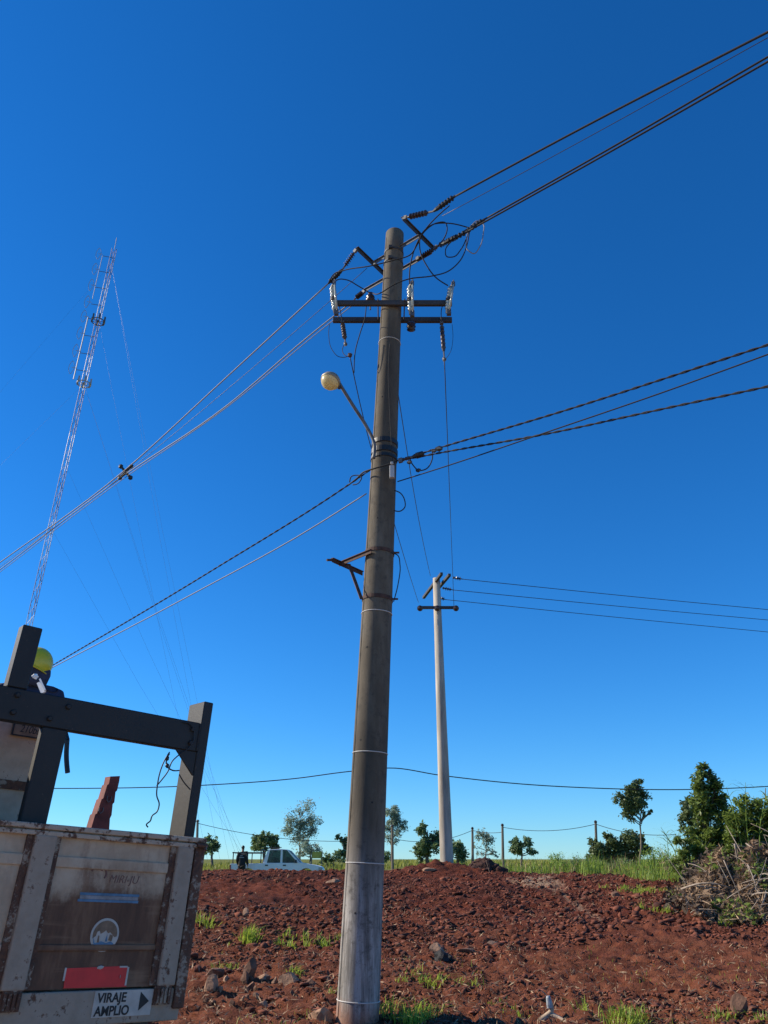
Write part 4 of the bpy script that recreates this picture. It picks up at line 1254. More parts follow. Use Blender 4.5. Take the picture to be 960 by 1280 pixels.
for i, (px, py, w_, Yw, lab) in enumerate(((700, 1079, 9, 27.5, 'rounded weedy shrub in the tall grass below the right hand post'), (728, 1076, 8, 28, 'small weedy shrub left of the right hand post'),
        (826, 1074, 12, 25.5, 'broad weedy shrub in the tall grass left of the thicket'), (846, 1084, 11, 22.5, 'brownish weed clump at the left foot of the thicket'), (776, 1080, 8, 26.5, 'low weed clump in the tall grass below the long bush'))):
    tree('weed_shrub', lab, px, Yw, py - w_, [(px, py, w_, 1), (px - w_ * .8, py + 4, w_ * .8, 1), (px + w_ * .8, py + 3, w_ * .8, 1), (px, py + 8, w_, 1)], ['tallgrass', 'leafC', 'tallgrass', 'straw', 'leafC'][i], .10, 1500, .02, limbs=3, seed=40 + i, aspect=3.5, spread=.6, droop=-.3)

# big glossy tree on the right, near
def near_plant(name, label, px, Y, crown, leaf, size, nleaf, stems, aspect=2.4, seed=1, trunk_r=.04, spread=.4, droop=.1, cat='tree'):
    R = np.random.default_rng(seed)
    Xb = at(px, 1085, Y)[0]
    b = np.array([Xb, Y, gz(Xb, Y)])
    th = thing(name, label, cat, b)
    sc_ = (Y * _c) / 960.0
    tot = sum(c[2] ** 2 * c[3] for c in crown)
    pts = []; m = MB()
    for (cx_, cy_, rp, wt) in crown:
        r = rp * sc_
        c0 = at(cx_, cy_, Y + R.uniform(-.5, .5) * r)
        c0[2] = max(c0[2], gz(c0[0], c0[1]) + .1)
        nl = int(nleaf * rp ** 2 * wt / tot)
        ns = 9
        sub = R.normal(size=(ns, 3)); sub /= np.linalg.norm(sub, axis=1)[:, None]
        sub *= (R.uniform(.2, 1, ns) ** .5)[:, None] * r * .9
        idx = R.integers(0, ns, nl)
        pts.append(c0 + sub[idx] + R.normal(size=(nl, 3)) * r * spread * .55)
        s0 = b + np.array([R.normal(0, .1), R.normal(0, .1), 0])
        kk = b + (c0 - b) * .45 + np.array([0, 0, .15])
        m.tube(catmull([s0, kk, c0], 4), np.linspace(trunk_r * .7, trunk_r * .2, 9), 6)
        for q in range(ns):
            m.tube([c0 - (c0 - kk) * .25, c0 + sub[q] * .55, c0 + sub[q]], [trunk_r * .25, trunk_r * .18, trunk_r * .1], 4)
    P = np.concatenate(pts)
    P[:, 2] = np.maximum(P[:, 2], terrain(P[:, 0], P[:, 1]) + .03)
    V, F = quads_leaf(P, size, aspect, droop, .8, seed)
    np_mesh('crown', V, F, leaf, th)
    for (x0, y0, x1, y1, r) in stems:
        m.tube([at(x0, y0, Y), at((x0 + x1) / 2 + 1, (y0 + y1) / 2, Y), at(x1, y1, Y)], [r, r * .85, r * .5], 8)
    m.build('trunk', 'bark', th, smooth=True)
    return th

near_plant('bushy_tree', 'dark glossy pointed tree, tallest of the thicket at the right edge', 884, 20.3,
           [(879, 957, 6, 1), (876, 967, 9, 1), (885, 965, 7, .8), (874, 978, 11, 1), (887, 978, 10, 1), (892, 988, 12, 1), (876, 991, 12, 1), (902, 996, 10, .9), (884, 1003, 15, 1), (868, 1002, 8, .8), (898, 1010, 15, 1), (878, 1018, 14, 1), (904, 1024, 14, 1), (888, 1034, 16, 1), (872, 1036, 11, .8), (862, 1046, 11, .8), (880, 1052, 16, 1), (902, 1048, 15, 1), (894, 1068, 14, 1)],
           'leafA', .115, 8000, [(884, 1082, 883, 1010, .035)], seed=31)
near_plant('leafy_bush', 'green bush filling the right edge beside the pointed tree', 940, 19.6,
           [(925, 1010, 11, .7), (940, 1002, 12, .7), (955, 1012, 14, .8), (915, 1026, 14, .9), (932, 1028, 16, 1), (950, 1032, 17, 1), (918, 1048, 16, 1), (938, 1052, 18, 1), (958, 1052, 18, 1), (925, 1068, 16, .9), (948, 1072, 17, .9), (975, 1020, 22, 1), (980, 1055, 24, 1), (1000, 1030, 24, 1)],
           'leafB', .115, 15000, [(930, 1085, 934, 1000, .02), (950, 1085, 957, 985, .02)], aspect=3.2, seed=32, cat='bush')
near_plant('leafy_bush', 'lighter green low bush at the foot of the pointed tree', 862, 20.0,
           [(850, 1052, 8, .8), (862, 1060, 10, .9), (872, 1068, 11, 1), (852, 1070, 9, .8), (884, 1075, 12, 1), (898, 1080, 10, .8), (865, 1082, 9, .8), (845, 1082, 9, .8), (856, 1094, 9, .7), (880, 1062, 12, 1), (905, 1070, 13, 1), (922, 1060, 13, .9), (890, 1046, 11, .8)],
           'leafB', .105, 8000, [], aspect=4, seed=33, cat='bush', droop=-.4)

# canes / tall weeds: arching stems with long leaves
def cane(label, px, pb, pt, lean_px, Y, seed):
    R = np.random.default_rng(seed)
    b = at(px, pb, Y); b[2] = gz(b[0], Y)
    th = thing('cane_plant', label, 'cane', b, 'tall canes by the thicket')
    tip = at(px + lean_px, pt, Y)
    mid = (b + tip) / 2 + np.array([-.25 * (tip - b)[0], 0, .12 * (tip - b)[2]])
    c = catmull([b, mid, tip], 8)
    m = MB(); m.tube(c, np.linspace(.014, .004, len(c)), 6); m.build('stem', 'tallgrass', th)
    m = MB()
    for i in range(4, len(c), 1):
        for sgn in (-1, 1):
            if R.uniform() < .35: continue
            dv = np.array([sgn * R.uniform(.12, .3), R.uniform(-.2, .2), R.uniform(.05, .2)])
            q = [c[i], c[i] + dv * .5 + (0, 0, .03), c[i] + dv, c[i] + dv * 1.5 - (0, 0, .1)]
            ww = [.006, .014, .011, .002]
            x = np.cross(dv, (0, 0, 1.)); x /= np.linalg.norm(x)
            vs = []
            for k_, pnt in enumerate(q):
                vs += [pnt - x * ww[k_], pnt + x * ww[k_]]
            m.add(vs, [(0, 1, 3, 2), (2, 3, 5, 4), (4, 5, 7, 6)])
    m.build('leaf', 'tallgrass', th)
for i, (lab, px, pb, pt, ln, Y) in enumerate((
        ('arching cane leaning left in front of the thicket', 850, 1090, 1034, -24, 20.5),
        ('short upright cane left of the thicket', 838, 1088, 1048, -4, 21),
        ('tall cane rising above the bush near the right edge', 938, 1070, 978, -6, 19.3),
        ('tall cane leaning out over the right edge', 950, 1070, 985, 12, 19.2),
        ('cane curving left above the bush', 930, 1070, 984, -22, 19.4),
        ('thin upright cane left of the low green bush', 846, 1092, 1040, 3, 20.2))):
    cane(lab, px, pb, pt, ln, Y, 70 + i)

# brush pile of cut branches
bp = ground_hit(915, 1150)
brush = thing('brush_pile', 'heap of dry cut branches and dead leaves at the right edge', 'brush pile', bp)
R = np.random.default_rng(5)
pts = []
def bp_pt():
    while True:
        px_ = R.uniform(846, 1010); py_ = R.uniform(1050, 1158)
        # outline: rises to the right, ragged
        wob = 26 * float(vnoise(px_ * .07, 0., 77)) + 16 * float(vnoise(px_ * .21, 3., 78))
        topy = (1106 - (px_ - 846) * .80 if px_ < 905 else 1066 - (px_ - 905) * .10) + wob
        boty = (1124 + (px_ - 846) * .62 if px_ < 900 else 1156) + 14 * float(vnoise(px_ * .12, 9., 79))
        if topy < py_ < boty:
            f = (boty - py_) / max(1, boty - topy)
            Yq = 15.6 + 2.6 * f + R.uniform(-.3, .3)
            p = at(px_, py_, Yq)
            g_ = gz(p[0], p[1])
            if p[2] < g_: p[2] = g_ + .04
            return p
P = np.array([bp_pt() for _ in range(5200)])
V, F = quads_leaf(P, .15, 2.6, .4, .6, 6)
tag(np_mesh('dead_leaves', V, F, 'dead', brush), kind='stuff')
P = np.array([bp_pt() for _ in range(3600)])
V, F = quads_leaf(P, .30, 14, .1, .6, 7)
tag(np_mesh('dry_twigs', V, F, 'straw', brush), kind='stuff')
# a deeper layer of darker leaves inside the heap
P = np.array([bp_pt() + np.array([.1, .75 + R.uniform(0, .5), -.1 + R.uniform(-.15, .1)]) for _ in range(9000)])
P = P[P[:, 0] > bp[0] - .9]
P[:, 2] = np.maximum(P[:, 2], terrain(P[:, 0], P[:, 1]) + .02)
V, F = quads_leaf(P, .13, 2.2, .2, .3, 9)
tag(np_mesh('inner_leaves', V, F, 'innerleaf', brush), kind='stuff')
P = np.array([bp_pt() for _ in range(2200)])
P = P[(vnoise(P[:, 0] * 1.7, P[:, 2] * 2.3, 80) > .08)]
V, F = quads_leaf(P + (0, -.1, .03), .16, 3.2, -.2, .6, 10)
tag(np_mesh('green_sprouts', V, F, 'leafB', brush), kind='stuff')
for k_ in range(64):
    p = bp_pt(); d = R.normal(size=3); d[2] *= .55; d /= np.linalg.norm(d)
    L = R.uniform(.5, 1.7)
    q = catmull([p - d * L / 2, p + R.normal(0, .06, 3) + (0, -.1, .05), p + d * L / 2 + (0, 0, .05)], 4)
    q[:, 2] = np.maximum(q[:, 2], terrain(q[:, 0], q[:, 1]) + .02)
    m = MB(); m.tube(q, np.linspace(.019, .005, len(q)) * R.uniform(.5, 1.2), 6)
    m.build('branch', 'twig', brush, smooth=True)

# ------------------------------------------------------------------ soil heap, stones, stumps, tufts
hp_ = np.array([at(605, 1080, 24.6)[0], 24.6, 0]); hp_[2] = gz(hp_[0], hp_[1])
m = MB()
RR = random.Random(4)
for i in range(90):
    a = RR.uniform(0, 6.28); d = RR.uniform(0, 1) ** .7
    h = (1 - d) ** 1.2 * .32
    m.blob(hp_ + np.array([math.cos(a) * d * .62, math.sin(a) * d * .4, h - .03]), RR.uniform(.05, .13), .3, (1, 1, .8), 1, i)
m.blob(hp_, .34, .1, (1.3, .9, .75), 2, 3)
tag(m.build('soil_heap', simple('dark_heap_soil', (.055, .022, .015), 1., var=.5, scale=9, bstr=.6, bdist=.03), loc=hp_), 'small dark heap of soil on the crest right of the far pole', 'soil heap')

def stone(label, px, py, wpx, hpx, mat='stone', group=None, seed=1, tilt=0., name='stone'):
    c = ground_hit(px, py + hpx / 2)
    s_ = (c[1] * _c + (c[2] - 1.6) * _s) / 960
    RR = random.Random(seed)
    m = MB()
    vs, fs = ICO[3 if wpx > 12 else 2]
    wv = wpx * s_ / 1.6; hv_ = hpx * s_ * .75
    # a faceted block: clamp the sphere against a few random planes
    pl = [(Vector((RR.uniform(-1, 1), RR.uniform(-1, 1), RR.uniform(-.4, 1))).normalized(), RR.uniform(.30, .66)) for _ in range(10)]
    out = []
    for p in vs:
        q = Vector(p)
        for nrm, dd_ in pl:
            k_ = q.dot(nrm)
            if k_ > dd_: q = q - nrm * (k_ - dd_)
        q = Vector((q.x * 1.2, q.y * 1.0, q.z * 1.2))
        q = Matrix.Rotation(tilt, 3, 'Y') @ Vector((q.x * wv, q.y * wv * .8, q.z * hv_))
        out.append(c + np.array([q.x, q.y + wv * .3, q.z + hv_ * .55]))
    m.add(out, fs)
    return tag(m.build(name, mat, loc=c), label, 'stone', group)
GS = 'stones in the rubble row'
for i, (lab, px, py, w_, h_, mt_, ti) in enumerate((
        ('long flat brown slab at the left of the rubble row', 268, 1217, 24, 12, 'stone', -.25),
        ('rounded tan stone at the lower left of the rubble row', 262, 1233, 18, 16, 'palestone', 0),
        ('tall dark upright stone in the middle of the rubble row', 311, 1213, 20, 22, 'stone', .35),
        ('pointed grey stone leaning on the upright dark stone', 305, 1223, 13, 15, 'stone', -.3),
        ('flat stone right of the tall upright one', 330, 1221, 18, 9, 'palestone', -.1),
        ('square tan stone at the right of the rubble row', 361, 1224, 20, 13, 'palestone', .1),
        ('greyish stone close to the left of the big pole', 388, 1229, 17, 10, 'stone', .05),
        ('wide flat pale slab at the left foot of the big pole', 402, 1270, 30, 14, 'palestone', -.1),
        ('small brown stone in front of the rubble row', 328, 1257, 14, 7, 'palestone', 0),
        ('low brown slab behind the small front stone', 313, 1234, 13, 9, 'stone', .1),
        ('pale flat stone on the soil crest left of the big pole', 417, 1101, 14, 6, 'palestone', -.2),
        ('tan rock touching the black lump', 549, 1189, 18, 11, 'palestone', .1),
        ('flat brown rock right of the black lump', 587, 1189, 22, 6, 'stone', 0),
        ('thin pale slab on the crest by the far pole foot', 533, 1087, 18, 4, 'palestone', -.1),
        ('pale round stone on the slope above the left grass clumps', 306, 1140, 8, 7, 'palestone', 0),
        ('reddish boulder near the lower right corner', 931, 1258, 20, 18, 'stone', .2),
        ('brown stone on the crest before the tall grass', 772, 1118, 10, 7, 'stone', 0),
        ('flat pale stone left of the low grass on the slope', 614, 1181, 16, 5, 'palestone', .1))):
    stone(lab, px, py, w_, h_, mt_, GS if i < 10 else None, 100 + i, ti)
for i in range(26):
    px = random.uniform(246, 420); py = random.gauss(1238, 14)
    stone('small loose brown stone lying in the rubble left of the big pole', px, py, random.uniform(5, 10), random.uniform(4, 7), random.choice(['stone', 'palestone', 'stone']), 'small stones in the rubble', 200 + i, random.uniform(-.3, .3))
cq = ground_hit(552, 1202)
m = MB(); m.blob(cq + (0, 0, .05), .10, .22, (1.1, .9, .9), 2, 9); m.blob(cq + (.12, .1, .03), .06, .2, (1, 1, .8), 2, 4)  # two black blobs in front of the tan rock
tag(m.build('black_lump', 'roughblack', loc=cq), 'black lump beside a tan rock', 'lump')
rq = ground_hit(686, 1274)
root = thing('tree_root', 'pale broken root poking up at the bottom edge', 'root', rq)
m = MB()
m.tube(catmull([at(671, 1281, rq[1] - .1), at(682, 1271, rq[1]), at(689, 1264, rq[1]), at(686.5, 1250, rq[1])], 6), np.linspace(.035, .026, 19), 8)
m.tube(catmull([at(688, 1268, rq[1]), at(700, 1273, rq[1] - .05), at(712, 1281, rq[1] - .15)], 5), np.linspace(.03, .014, 11), 8)
m.build('root_wood', 'root', root, smooth=True)
m = MB(); m.lathe([(.030, 0), (.032, .03), (.028, .1), (.02, .12)], at(687, 1260, rq[1] - .01), (-.05, 0, 1), 10); m.build('grey_sleeve', simple('grey_sleeve', (.30, .32, .34), .5, var=.4, scale=20), root)

def tuft(label, px, py, wpx, hpx, n, seed, mat='grass'):
    c = ground_hit(px, py + hpx * .5)
    s_ = (c[1] * _c + (c[2] - 1.6) * _s) / 960
    R = np.random.default_rng(seed)
    nc = max(3, n // 22)
    ccx = R.normal(0, .5, nc) * wpx * s_ * .7; ccy = R.normal(0, .42, nc) * max(wpx * .55, hpx) * s_
    idx = R.integers(0, nc, n)
    x = c[0] + ccx[idx] + R.normal(0, .055, n); y = c[1] + ccy[idx] + R.normal(0, .055, n)
    H = R.uniform(.25, 1.1, n) * hpx * s_ * .95
    V, F = blades(x, y, terrain(x, y), H, np.full(n, .0125), 1.05, seed)
    return tag(np_mesh('grass_tuft', V, F, mat, loc=c), label, 'grass tuft', 'grass tufts on the red soil')
for i, a in enumerate((
        ('spiky bright tuft on the left slope below the pickup', 315, 1161, 26, 24, 150),
        ('grass tuft at the truck corner on the left slope', 263, 1146, 30, 18, 120),
        ('wide low patch of leafy grass left of the big pole', 368, 1170, 70, 15, 260),
        ('small tuft just above the rubble row', 376, 1213, 28, 14, 70),
        ('yellow green tuft behind the left end of the rubble row', 290, 1206, 44, 12, 60),
        ('large bright tuft at the right foot of the big pole', 512, 1262, 62, 26, 330),
        ('wide thin patch of grass on the slope right of the big pole', 548, 1218, 60, 16, 190),
        ('small tuft at the bottom edge near the pale root', 782, 1268, 50, 24, 220),
        ('little tuft right of the thin grass patch', 624, 1250, 16, 10, 36),
        ('small tuft on the left of the pale root', 650, 1262, 20, 12, 36),
        ('tuft at the bottom edge near the lower right corner', 905, 1268, 34, 16, 90),
        ('tuft in the lower right corner', 950, 1272, 18, 14, 50),
        ('low grass patch below the tall grass on the right', 793, 1111, 50, 9, 420),
        ('small bright tuft in front of the low right grass patch', 803, 1128, 22, 12, 60),
        ('small tuft at the left foot of the brush pile', 838, 1136, 18, 12, 50),
        ('green sprout at the front of the brush pile', 909, 1152, 14, 14, 40),
        ('sprout on the left end of the brush pile', 858, 1116, 18, 20, 60),
        ('small tuft by the rubble stone near the pole', 434 - 16, 1236, 12, 12, 24))):
    tuft(*a, 300 + i)

# ------------------------------------------------------------------ pickup
py0 = 44.0
px_l = at(288, 1075, py0)[0]; px_r = at(404, 1080, py0)[0]
LEN = px_r - px_l
pg = gz((px_l + px_r) / 2, py0)
roofz = at(345, 1061.5, py0)[2]
HT = roofz - pg
car = thing('pickup_truck', 'white double cab pickup parked beyond the soil crest, facing right', 'pickup', ((px_l + px_r) / 2, py0 + .8, pg))
X0 = px_l; K = HT / 1.75
def C_(x, y, z): return np.array([X0 + x * LEN / 5.0, py0 + y, pg + z * K])
W = 1.68
def profile_prism(poly, y0, y1): 
    return [C_(x, y0, z) for x, z in poly], C_(0, y1, 0) - C_(0, y0, 0)
low = [(.02, .5), (.0, .62), (.02, 1.04), (1.72, 1.06), (1.74, 1.08), (3.62, 1.08), (3.75, 1.10), (4.55, .98), (4.86, .90), (4.97, .78), (5.0, .55), (4.96, .42), (4.65, .40)]
for cxw in (4.1, .98):
    arc = [(cxw + .43 * math.cos(a), .42 + .40 * math.sin(a)) for a in np.linspace(0.05, math.pi - .05, 9)]
    low += arc
    if cxw > 2: low += [(3.6, .38), (1.5, .38)]
low += [(.5, .42)]
m = MB(); m.prism(*profile_prism(low, 0, W)); bevel(m.build('body', 'carw', car), .03, 2)
# roof, pillars
roof = [(1.98, 1.70), (2.05, 1.745), (2.6, 1.77), (3.0, 1.74), (3.06, 1.70)]
m = MB(); m.prism([C_(x, .12, z) for x, z in roof], C_(0, W - .12, 0) - C_(0, .12, 0)); bevel(m.build('roof', 'carw', car), .02, 2)
for y0, y1 in ((.05, .11), (W - .11, W - .05)):
    for poly in ([(1.74, 1.06), (1.96, 1.06), (2.10, 1.72), (1.98, 1.72)], [(2.68, 1.06), (2.80, 1.06), (2.78, 1.74), (2.68, 1.74)], [(3.62, 1.08), (3.74, 1.10), (3.08, 1.71), (3.0, 1.72)]):
        m = MB(); m.prism(*profile_prism(poly, y0, y1)); m.build('pillar', 'carw', car)
gl1 = [(1.96, 1.08), (2.68, 1.08), (2.68, 1.70), (2.08, 1.69)]
gl2 = [(2.80, 1.08), (3.60, 1.09), (3.02, 1.70), (2.79, 1.71)]
for nm_, poly in (('rear_window', gl1), ('front_window', gl2)):
    for yy in (.075, W - .075):
        m = MB(); m.prism(*profile_prism(poly, yy, yy + .006)); m.build(nm_, 'glass', car)
m = MB(); m.prism([C_(3.66, .14, 1.10), C_(3.06, .16, 1.69), C_(3.06, W - .16, 1.69), C_(3.66, W - .14, 1.10)], (.006, 0, 0)); m.build('windscreen', 'glass', car)
m = MB(); m.prism([C_(1.80, .14, 1.10), C_(2.0, .16, 1.69), C_(2.0, W - .16, 1.69), C_(1.80, W - .14, 1.10)], (.006, 0, 0)); m.build('back_window', 'glass', car)
for cxs in (2.25, 2.95):
    for yy in (.35, W - .75):
        m = MB(); m.bx(*(C_(cxs, yy, 1.0)[[0]].tolist() + C_(cxs + .14, yy, 1.0)[[0]].tolist()), py0 + yy, py0 + yy + .42, pg + .8 * K, pg + 1.36 * K); bevel(m.build('seat_back', 'cardark', car), .03)
m = MB()
for x in (2.66, 3.55, 1.80):
    m.beam(C_(x, -.004, .5), C_(x, -.004, 1.04), .012, .008)
m.build('door_seam', 'cardark', car)
for x in (1.90, 2.86):
    m = MB(); m.box(C_(x + .06, -.012, .96), (.075, .015, .03)); m.build('door_handle', 'cardark', car)
m = MB(); m.box(C_(3.52, -.10, 1.16), (.06, .08, .07)); bevel(m.build('side_mirror', 'cardark', car), .02)
m = MB(); m.bx(*[C_(.0, 0, 0)[0] - .015, C_(.06, 0, 0)[0]], py0 - .01, py0 + .12, pg + .66 * K, pg + .98 * K); m.build('tail_lamp', 'redlens', car)
m = MB(); m.bx(*[C_(4.75, 0, 0)[0], C_(4.96, 0, 0)[0]], py0 - .006, py0 + .3, pg + .70 * K, pg + .86 * K); m.build('headlight', 'porc', car)
m = MB(); m.bx(*[C_(4.5, 0, 0)[0], C_(5.05, 0, 0)[0]], py0 + .03, py0 + W - .03, pg + .40 * K, pg + .54 * K); bevel(m.build('bumper', 'cardark', car), .03)
for x in (.98, 4.1):
    for yy in (.1, W - .1):
        wl = MB(); wl.lathe([(.2, -.11), (.33, -.11), (.36, -.07), (.36, .07), (.33, .11), (.2, .11)], C_(x, yy, .36), (0, 1, 0), 24)
        wo = wl.build('wheel', 'tyre', car, smooth=False)
        wl = MB(); wl.lathe([(.02, -.1), (.2, -.09), (.2, .09), (.02, .1)], C_(x, yy, .36), (0, 1, 0), 20)
        wl.build('rim', 'steel', wo)
m = MB()
for yy in (.1, W - .1):
    for x in (.12, .9, 1.62):
        m.tube([C_(x, yy, 1.03), C_(x, yy, 1.62 if x < 1 else 1.72)], .028, 6)
    m.tube([C_(.06, yy, 1.58), C_(3.0, yy, 1.78)] if False else [C_(.06, yy, 1.58), C_(1.66, yy, 1.58)], .03, 6)
for x in (.12, .9, 1.62):
    m.tube([C_(x, .1, 1.58), C_(x, W - .1, 1.58)], .028, 6)
m.tube([C_(1.62, .1, 1.72), C_(1.62, W - .1, 1.72)], .03, 6)
m.tube([C_(1.75, .2, 1.84), C_(2.7, .2, 1.84)], .02, 6)
m.build('bed_rack', 'cardark', car)

# ------------------------------------------------------------------ people
def skin_mesh(name, pts, edges, radii, mat, parent, root=0, sub=2):
    me = bpy.data.meshes.new(name)
    org = wloc(parent)
    me.from_pydata([tuple(np.asarray(p, float) - org) for p in pts], edges, [])
    o = link_mesh(name, me, mat, parent)
    o.modifiers.new('skin', 'SKIN')
    sv = me.skin_vertices[0].data
    for i, r in enumerate(radii):
        sv[i].radius = (r if isinstance(r, tuple) else (r, r))
        sv[i].use_root = (i == root)
    s_ = o.modifiers.new('sub', 'SUBSURF')
    s_.levels = sub; s_.render_levels = sub
    o.modifiers['skin'].use_smooth_shade = True
    return o

def person(label, base, H, fwd, mats, hands_fwd=.1, helmet=None, group=None, arm_pose=None, tilt=0.):
    """standing figure: base = ground point between the feet, fwd = unit facing direction"""
    fwd = np.array([fwd[0], fwd[1], 0.]); fwd /= np.linalg.norm(fwd)
    rt = np.array([fwd[1], -fwd[0], 0.])
    base = np.asarray(base, float)
    def q(r, f, z): return base + rt * r * H + fwd * f * H + np.array([0, 0, z * H])
    th = thing('person', label, 'person', base, group)
    # one continuous body: root at the pelvis
    P = [q(0, 0, .53), q(0, -.005, .63), q(0, 0, .74), q(0, -.01, .81), q(0, 0, .855), q(0, .012, .885), q(0, .022, .93), q(0, .008, .972)]
    E = [(i, i + 1) for i in range(7)]
    Rr = [(.088, .062), (.078, .055), (.095, .062), (.06, .05), .033, (.036, .042), (.042, .052), (.034, .042)]
    def chain(start, pts, rad):
        prev = start
        for p, r in zip(pts, rad):
            P.append(p); Rr.append(r); E.append((prev, len(P) - 1)); prev = len(P) - 1
        return prev
    arms = arm_pose or {}
    for s in (-1, 1):
        chain(0, [q(s * .052, 0, .49), q(s * .058, .01, .28), q(s * .06, -.012, .06), q(s * .06, .02, .022), q(s * .064, .085, .014)], [.056, .037, .026, .024, .02])
        sh, el, wr = arms.get(s, (q(s * .105, -.005, .805), q(s * .135, -.02, .63), q(s * .13, .06 + hands_fwd, .50)))
        d = (wr - el); d /= np.linalg.norm(d)
        wi = chain(2, [sh, el, wr], [.034, .025, .018])
        palm = wr + d * .035 * H
        pi2 = chain(wi, [palm], [(.022, .012)])
        for k, (off, ln) in enumerate(((-.015, .045), (-.005, .052), (.005, .05), (.014, .04))):
            k0 = palm + d * .018 * H + fwd * off * H
            chain(pi2, [k0, k0 + d * ln * .5 * H, k0 + d * ln * .9 * H - rt * s * .008 * H], [.0062, .0055, .0045])
        chain(pi2, [palm - d * .01 * H + fwd * .022 * H, palm + d * .022 * H + fwd * .034 * H], [.0065, .005])
    Rs = [tuple(a * H for a in r) if isinstance(r, tuple) else r * H for r in Rr]
    skin_mesh('body', P, E, Rs, 'skin', th)
    # face features
    hc_ = q(0, .022, .928)
    m = MB()
    for s in (-1, 1):
        m.blob(hc_ + rt * s * .018 * H + fwd * .046 * H + (0, 0, .004 * H), .006 * H, .02, (1, 1, .7), 1, 1)
    m.build('eyes', 'hair', th)
    m = MB(); m.blob(hc_ + fwd * .055 * H - (0, 0, .012 * H), .009 * H, .05, (.8, 1, 1.4), 1, 1); m.build('nose', 'skin', th)
    # clothing: a jacket and trousers a little thicker than the body
    JP = [q(0, 0, .455), q(0, -.003, .58), q(0, 0, .73), q(0, -.008, .80), q(0, -.003, .838)]
    JE = [(0, 1), (1, 2), (2, 3), (3, 4)]
    JR = [(.112, .088), (.108, .082), (.116, .084), (.075, .058), (.045, .045)]
    for s in (-1, 1):
        sh, el, wr = arms.get(s, (q(s * .105, -.005, .805), q(s * .135, -.02, .63), q(s * .13, .06 + hands_fwd, .50)))
        n0 = len(JP); JP += [sh, el, el + (wr - el) * .85]; JR += [.048, .042, .033]
        JE += [(2, n0), (n0, n0 + 1), (n0 + 1, n0 + 2)]
    skin_mesh('jacket', JP, JE, [tuple(a * H for a in r) if isinstance(r, tuple) else r * H for r in JR], mats[0], th)
    TP = [q(0, 0, .56)]; TR = [(.100, .076)]; TE = []
    for s in (-1, 1):
        n0 = len(TP); TP += [q(s * .053, 0, .46), q(s * .058, .01, .28), q(s * .06, -.008, .06)]; TR += [.063, .046, .036]
        TE += [(0, n0), (n0, n0 + 1), (n0 + 1, n0 + 2)]
    skin_mesh('trousers', TP, TE, [tuple(a * H for a in r) if isinstance(r, tuple) else r * H for r in TR], mats[1], th)
    for s in (-1, 1):
        m = MB(); m.blob(q(s * .062, .03, .02), .03 * H, .05, (1, 1, .6), 2, 2)
        m.beam(q(s * .06, -.03, .02), q(s * .064, .10, .02), .055 * H, .036 * H); bevel(m.build('boot', 'black', th), .01)
    if helmet is None:
        m = MB(); m.blob(q(0, .005, .948), .052 * H, .05, (.86, 1.02, .95), 2, 3); m.build('hair', 'hair', th, smooth=True)
    return th, q, rt, fwd

pb_ = at(302, 1085, 42.9); pb_[2] = gz(pb_[0], 42.9)
Hh = at(302, 1056.5, 42.9)[2] - pb_[2]
th, q, rt, fw = person('person in dark work clothes standing with back turned beside the white pickup', pb_, min(1.86, Hh), (.05, 1), ('darkcloth', 'darkcloth'), hands_fwd=.08)
Hh = min(1.86, Hh)
m = MB()
for a, b in (((-.035, .775), (-.035, .735)), ((.02, .775), (.02, .735)), ((-.035, .735), (.02, .735)), ((-.06, .69), (.06, .69))):
    m.beam(q(a[0], -.079, a[1]), q(b[0], -.079, b[1]), .01, .016)
m.build('back_print', 'silver', th)

# ------------------------------------------------------------------ yellow board behind the hood
yb = at(396, 1082, 56); yb[2] = gz(yb[0], 56)
th = thing('signboard', 'small yellow board on posts behind the pickup hood', 'signboard', yb)
a, b = at(390.5, 1064.5, 56), at(402, 1073, 56)
m = MB(); m.bx(a[0], b[0], 55.97, 56.03, b[2], a[2]); m.build('panel', 'yellow', th)
m = MB(); m.bx(a[0] - .05, a[0], 55.95, 56.05, yb[2] - .1, a[2] + .05); m.build('post', 'wood', th)
m = MB(); m.bx(b[0], b[0] + .05, 55.95, 56.05, yb[2] - .1, a[2] + .05); m.build('post', 'wood', th)

# ------------------------------------------------------------------ the flatbed truck (local axes: x along the tailgate to the right, y forward, z up)
tu = np.array([.742, .668, -.051]); tu /= np.linalg.norm(tu)
tw_ = np.array([.05, .024, .998]); tw_ -= tu * tw_.dot(tu); tw_ /= np.linalg.norm(tw_)
tv = np.cross(tw_, tu)
TO = at(258, 1048, 4.0)
def tl(px, py, yl=0.):
    r = ray(px, py)
    p0 = TO + tv * yl
    t_ = (p0 - CAM).dot(tv) / r.dot(tv)
    p = CAM + r * t_ - TO
    return np.array([p.dot(tu), p.dot(tv), p.dot(tw_)])
def tworld(p):
    return TO + tu * p[0] + tv * p[1] + tw_ * p[2]
truck = thing('flatbed_truck', 'old rusty white flatbed truck seen from its tailgate at the left', 'truck')
truck.matrix_world = Matrix(((tu[0], tv[0], tw_[0], TO[0]), (tu[1], tv[1], tw_[1], TO[1]), (tu[2], tv[2], tw_[2], TO[2]), (0, 0, 0, 1)))
truck['_local'] = 1
LW = -2.35
gate = MB()
gate.bx(LW, -.045, .022, .05, -.605, -.04)
gate_o = gate.build('tailgate', 'tail', truck)
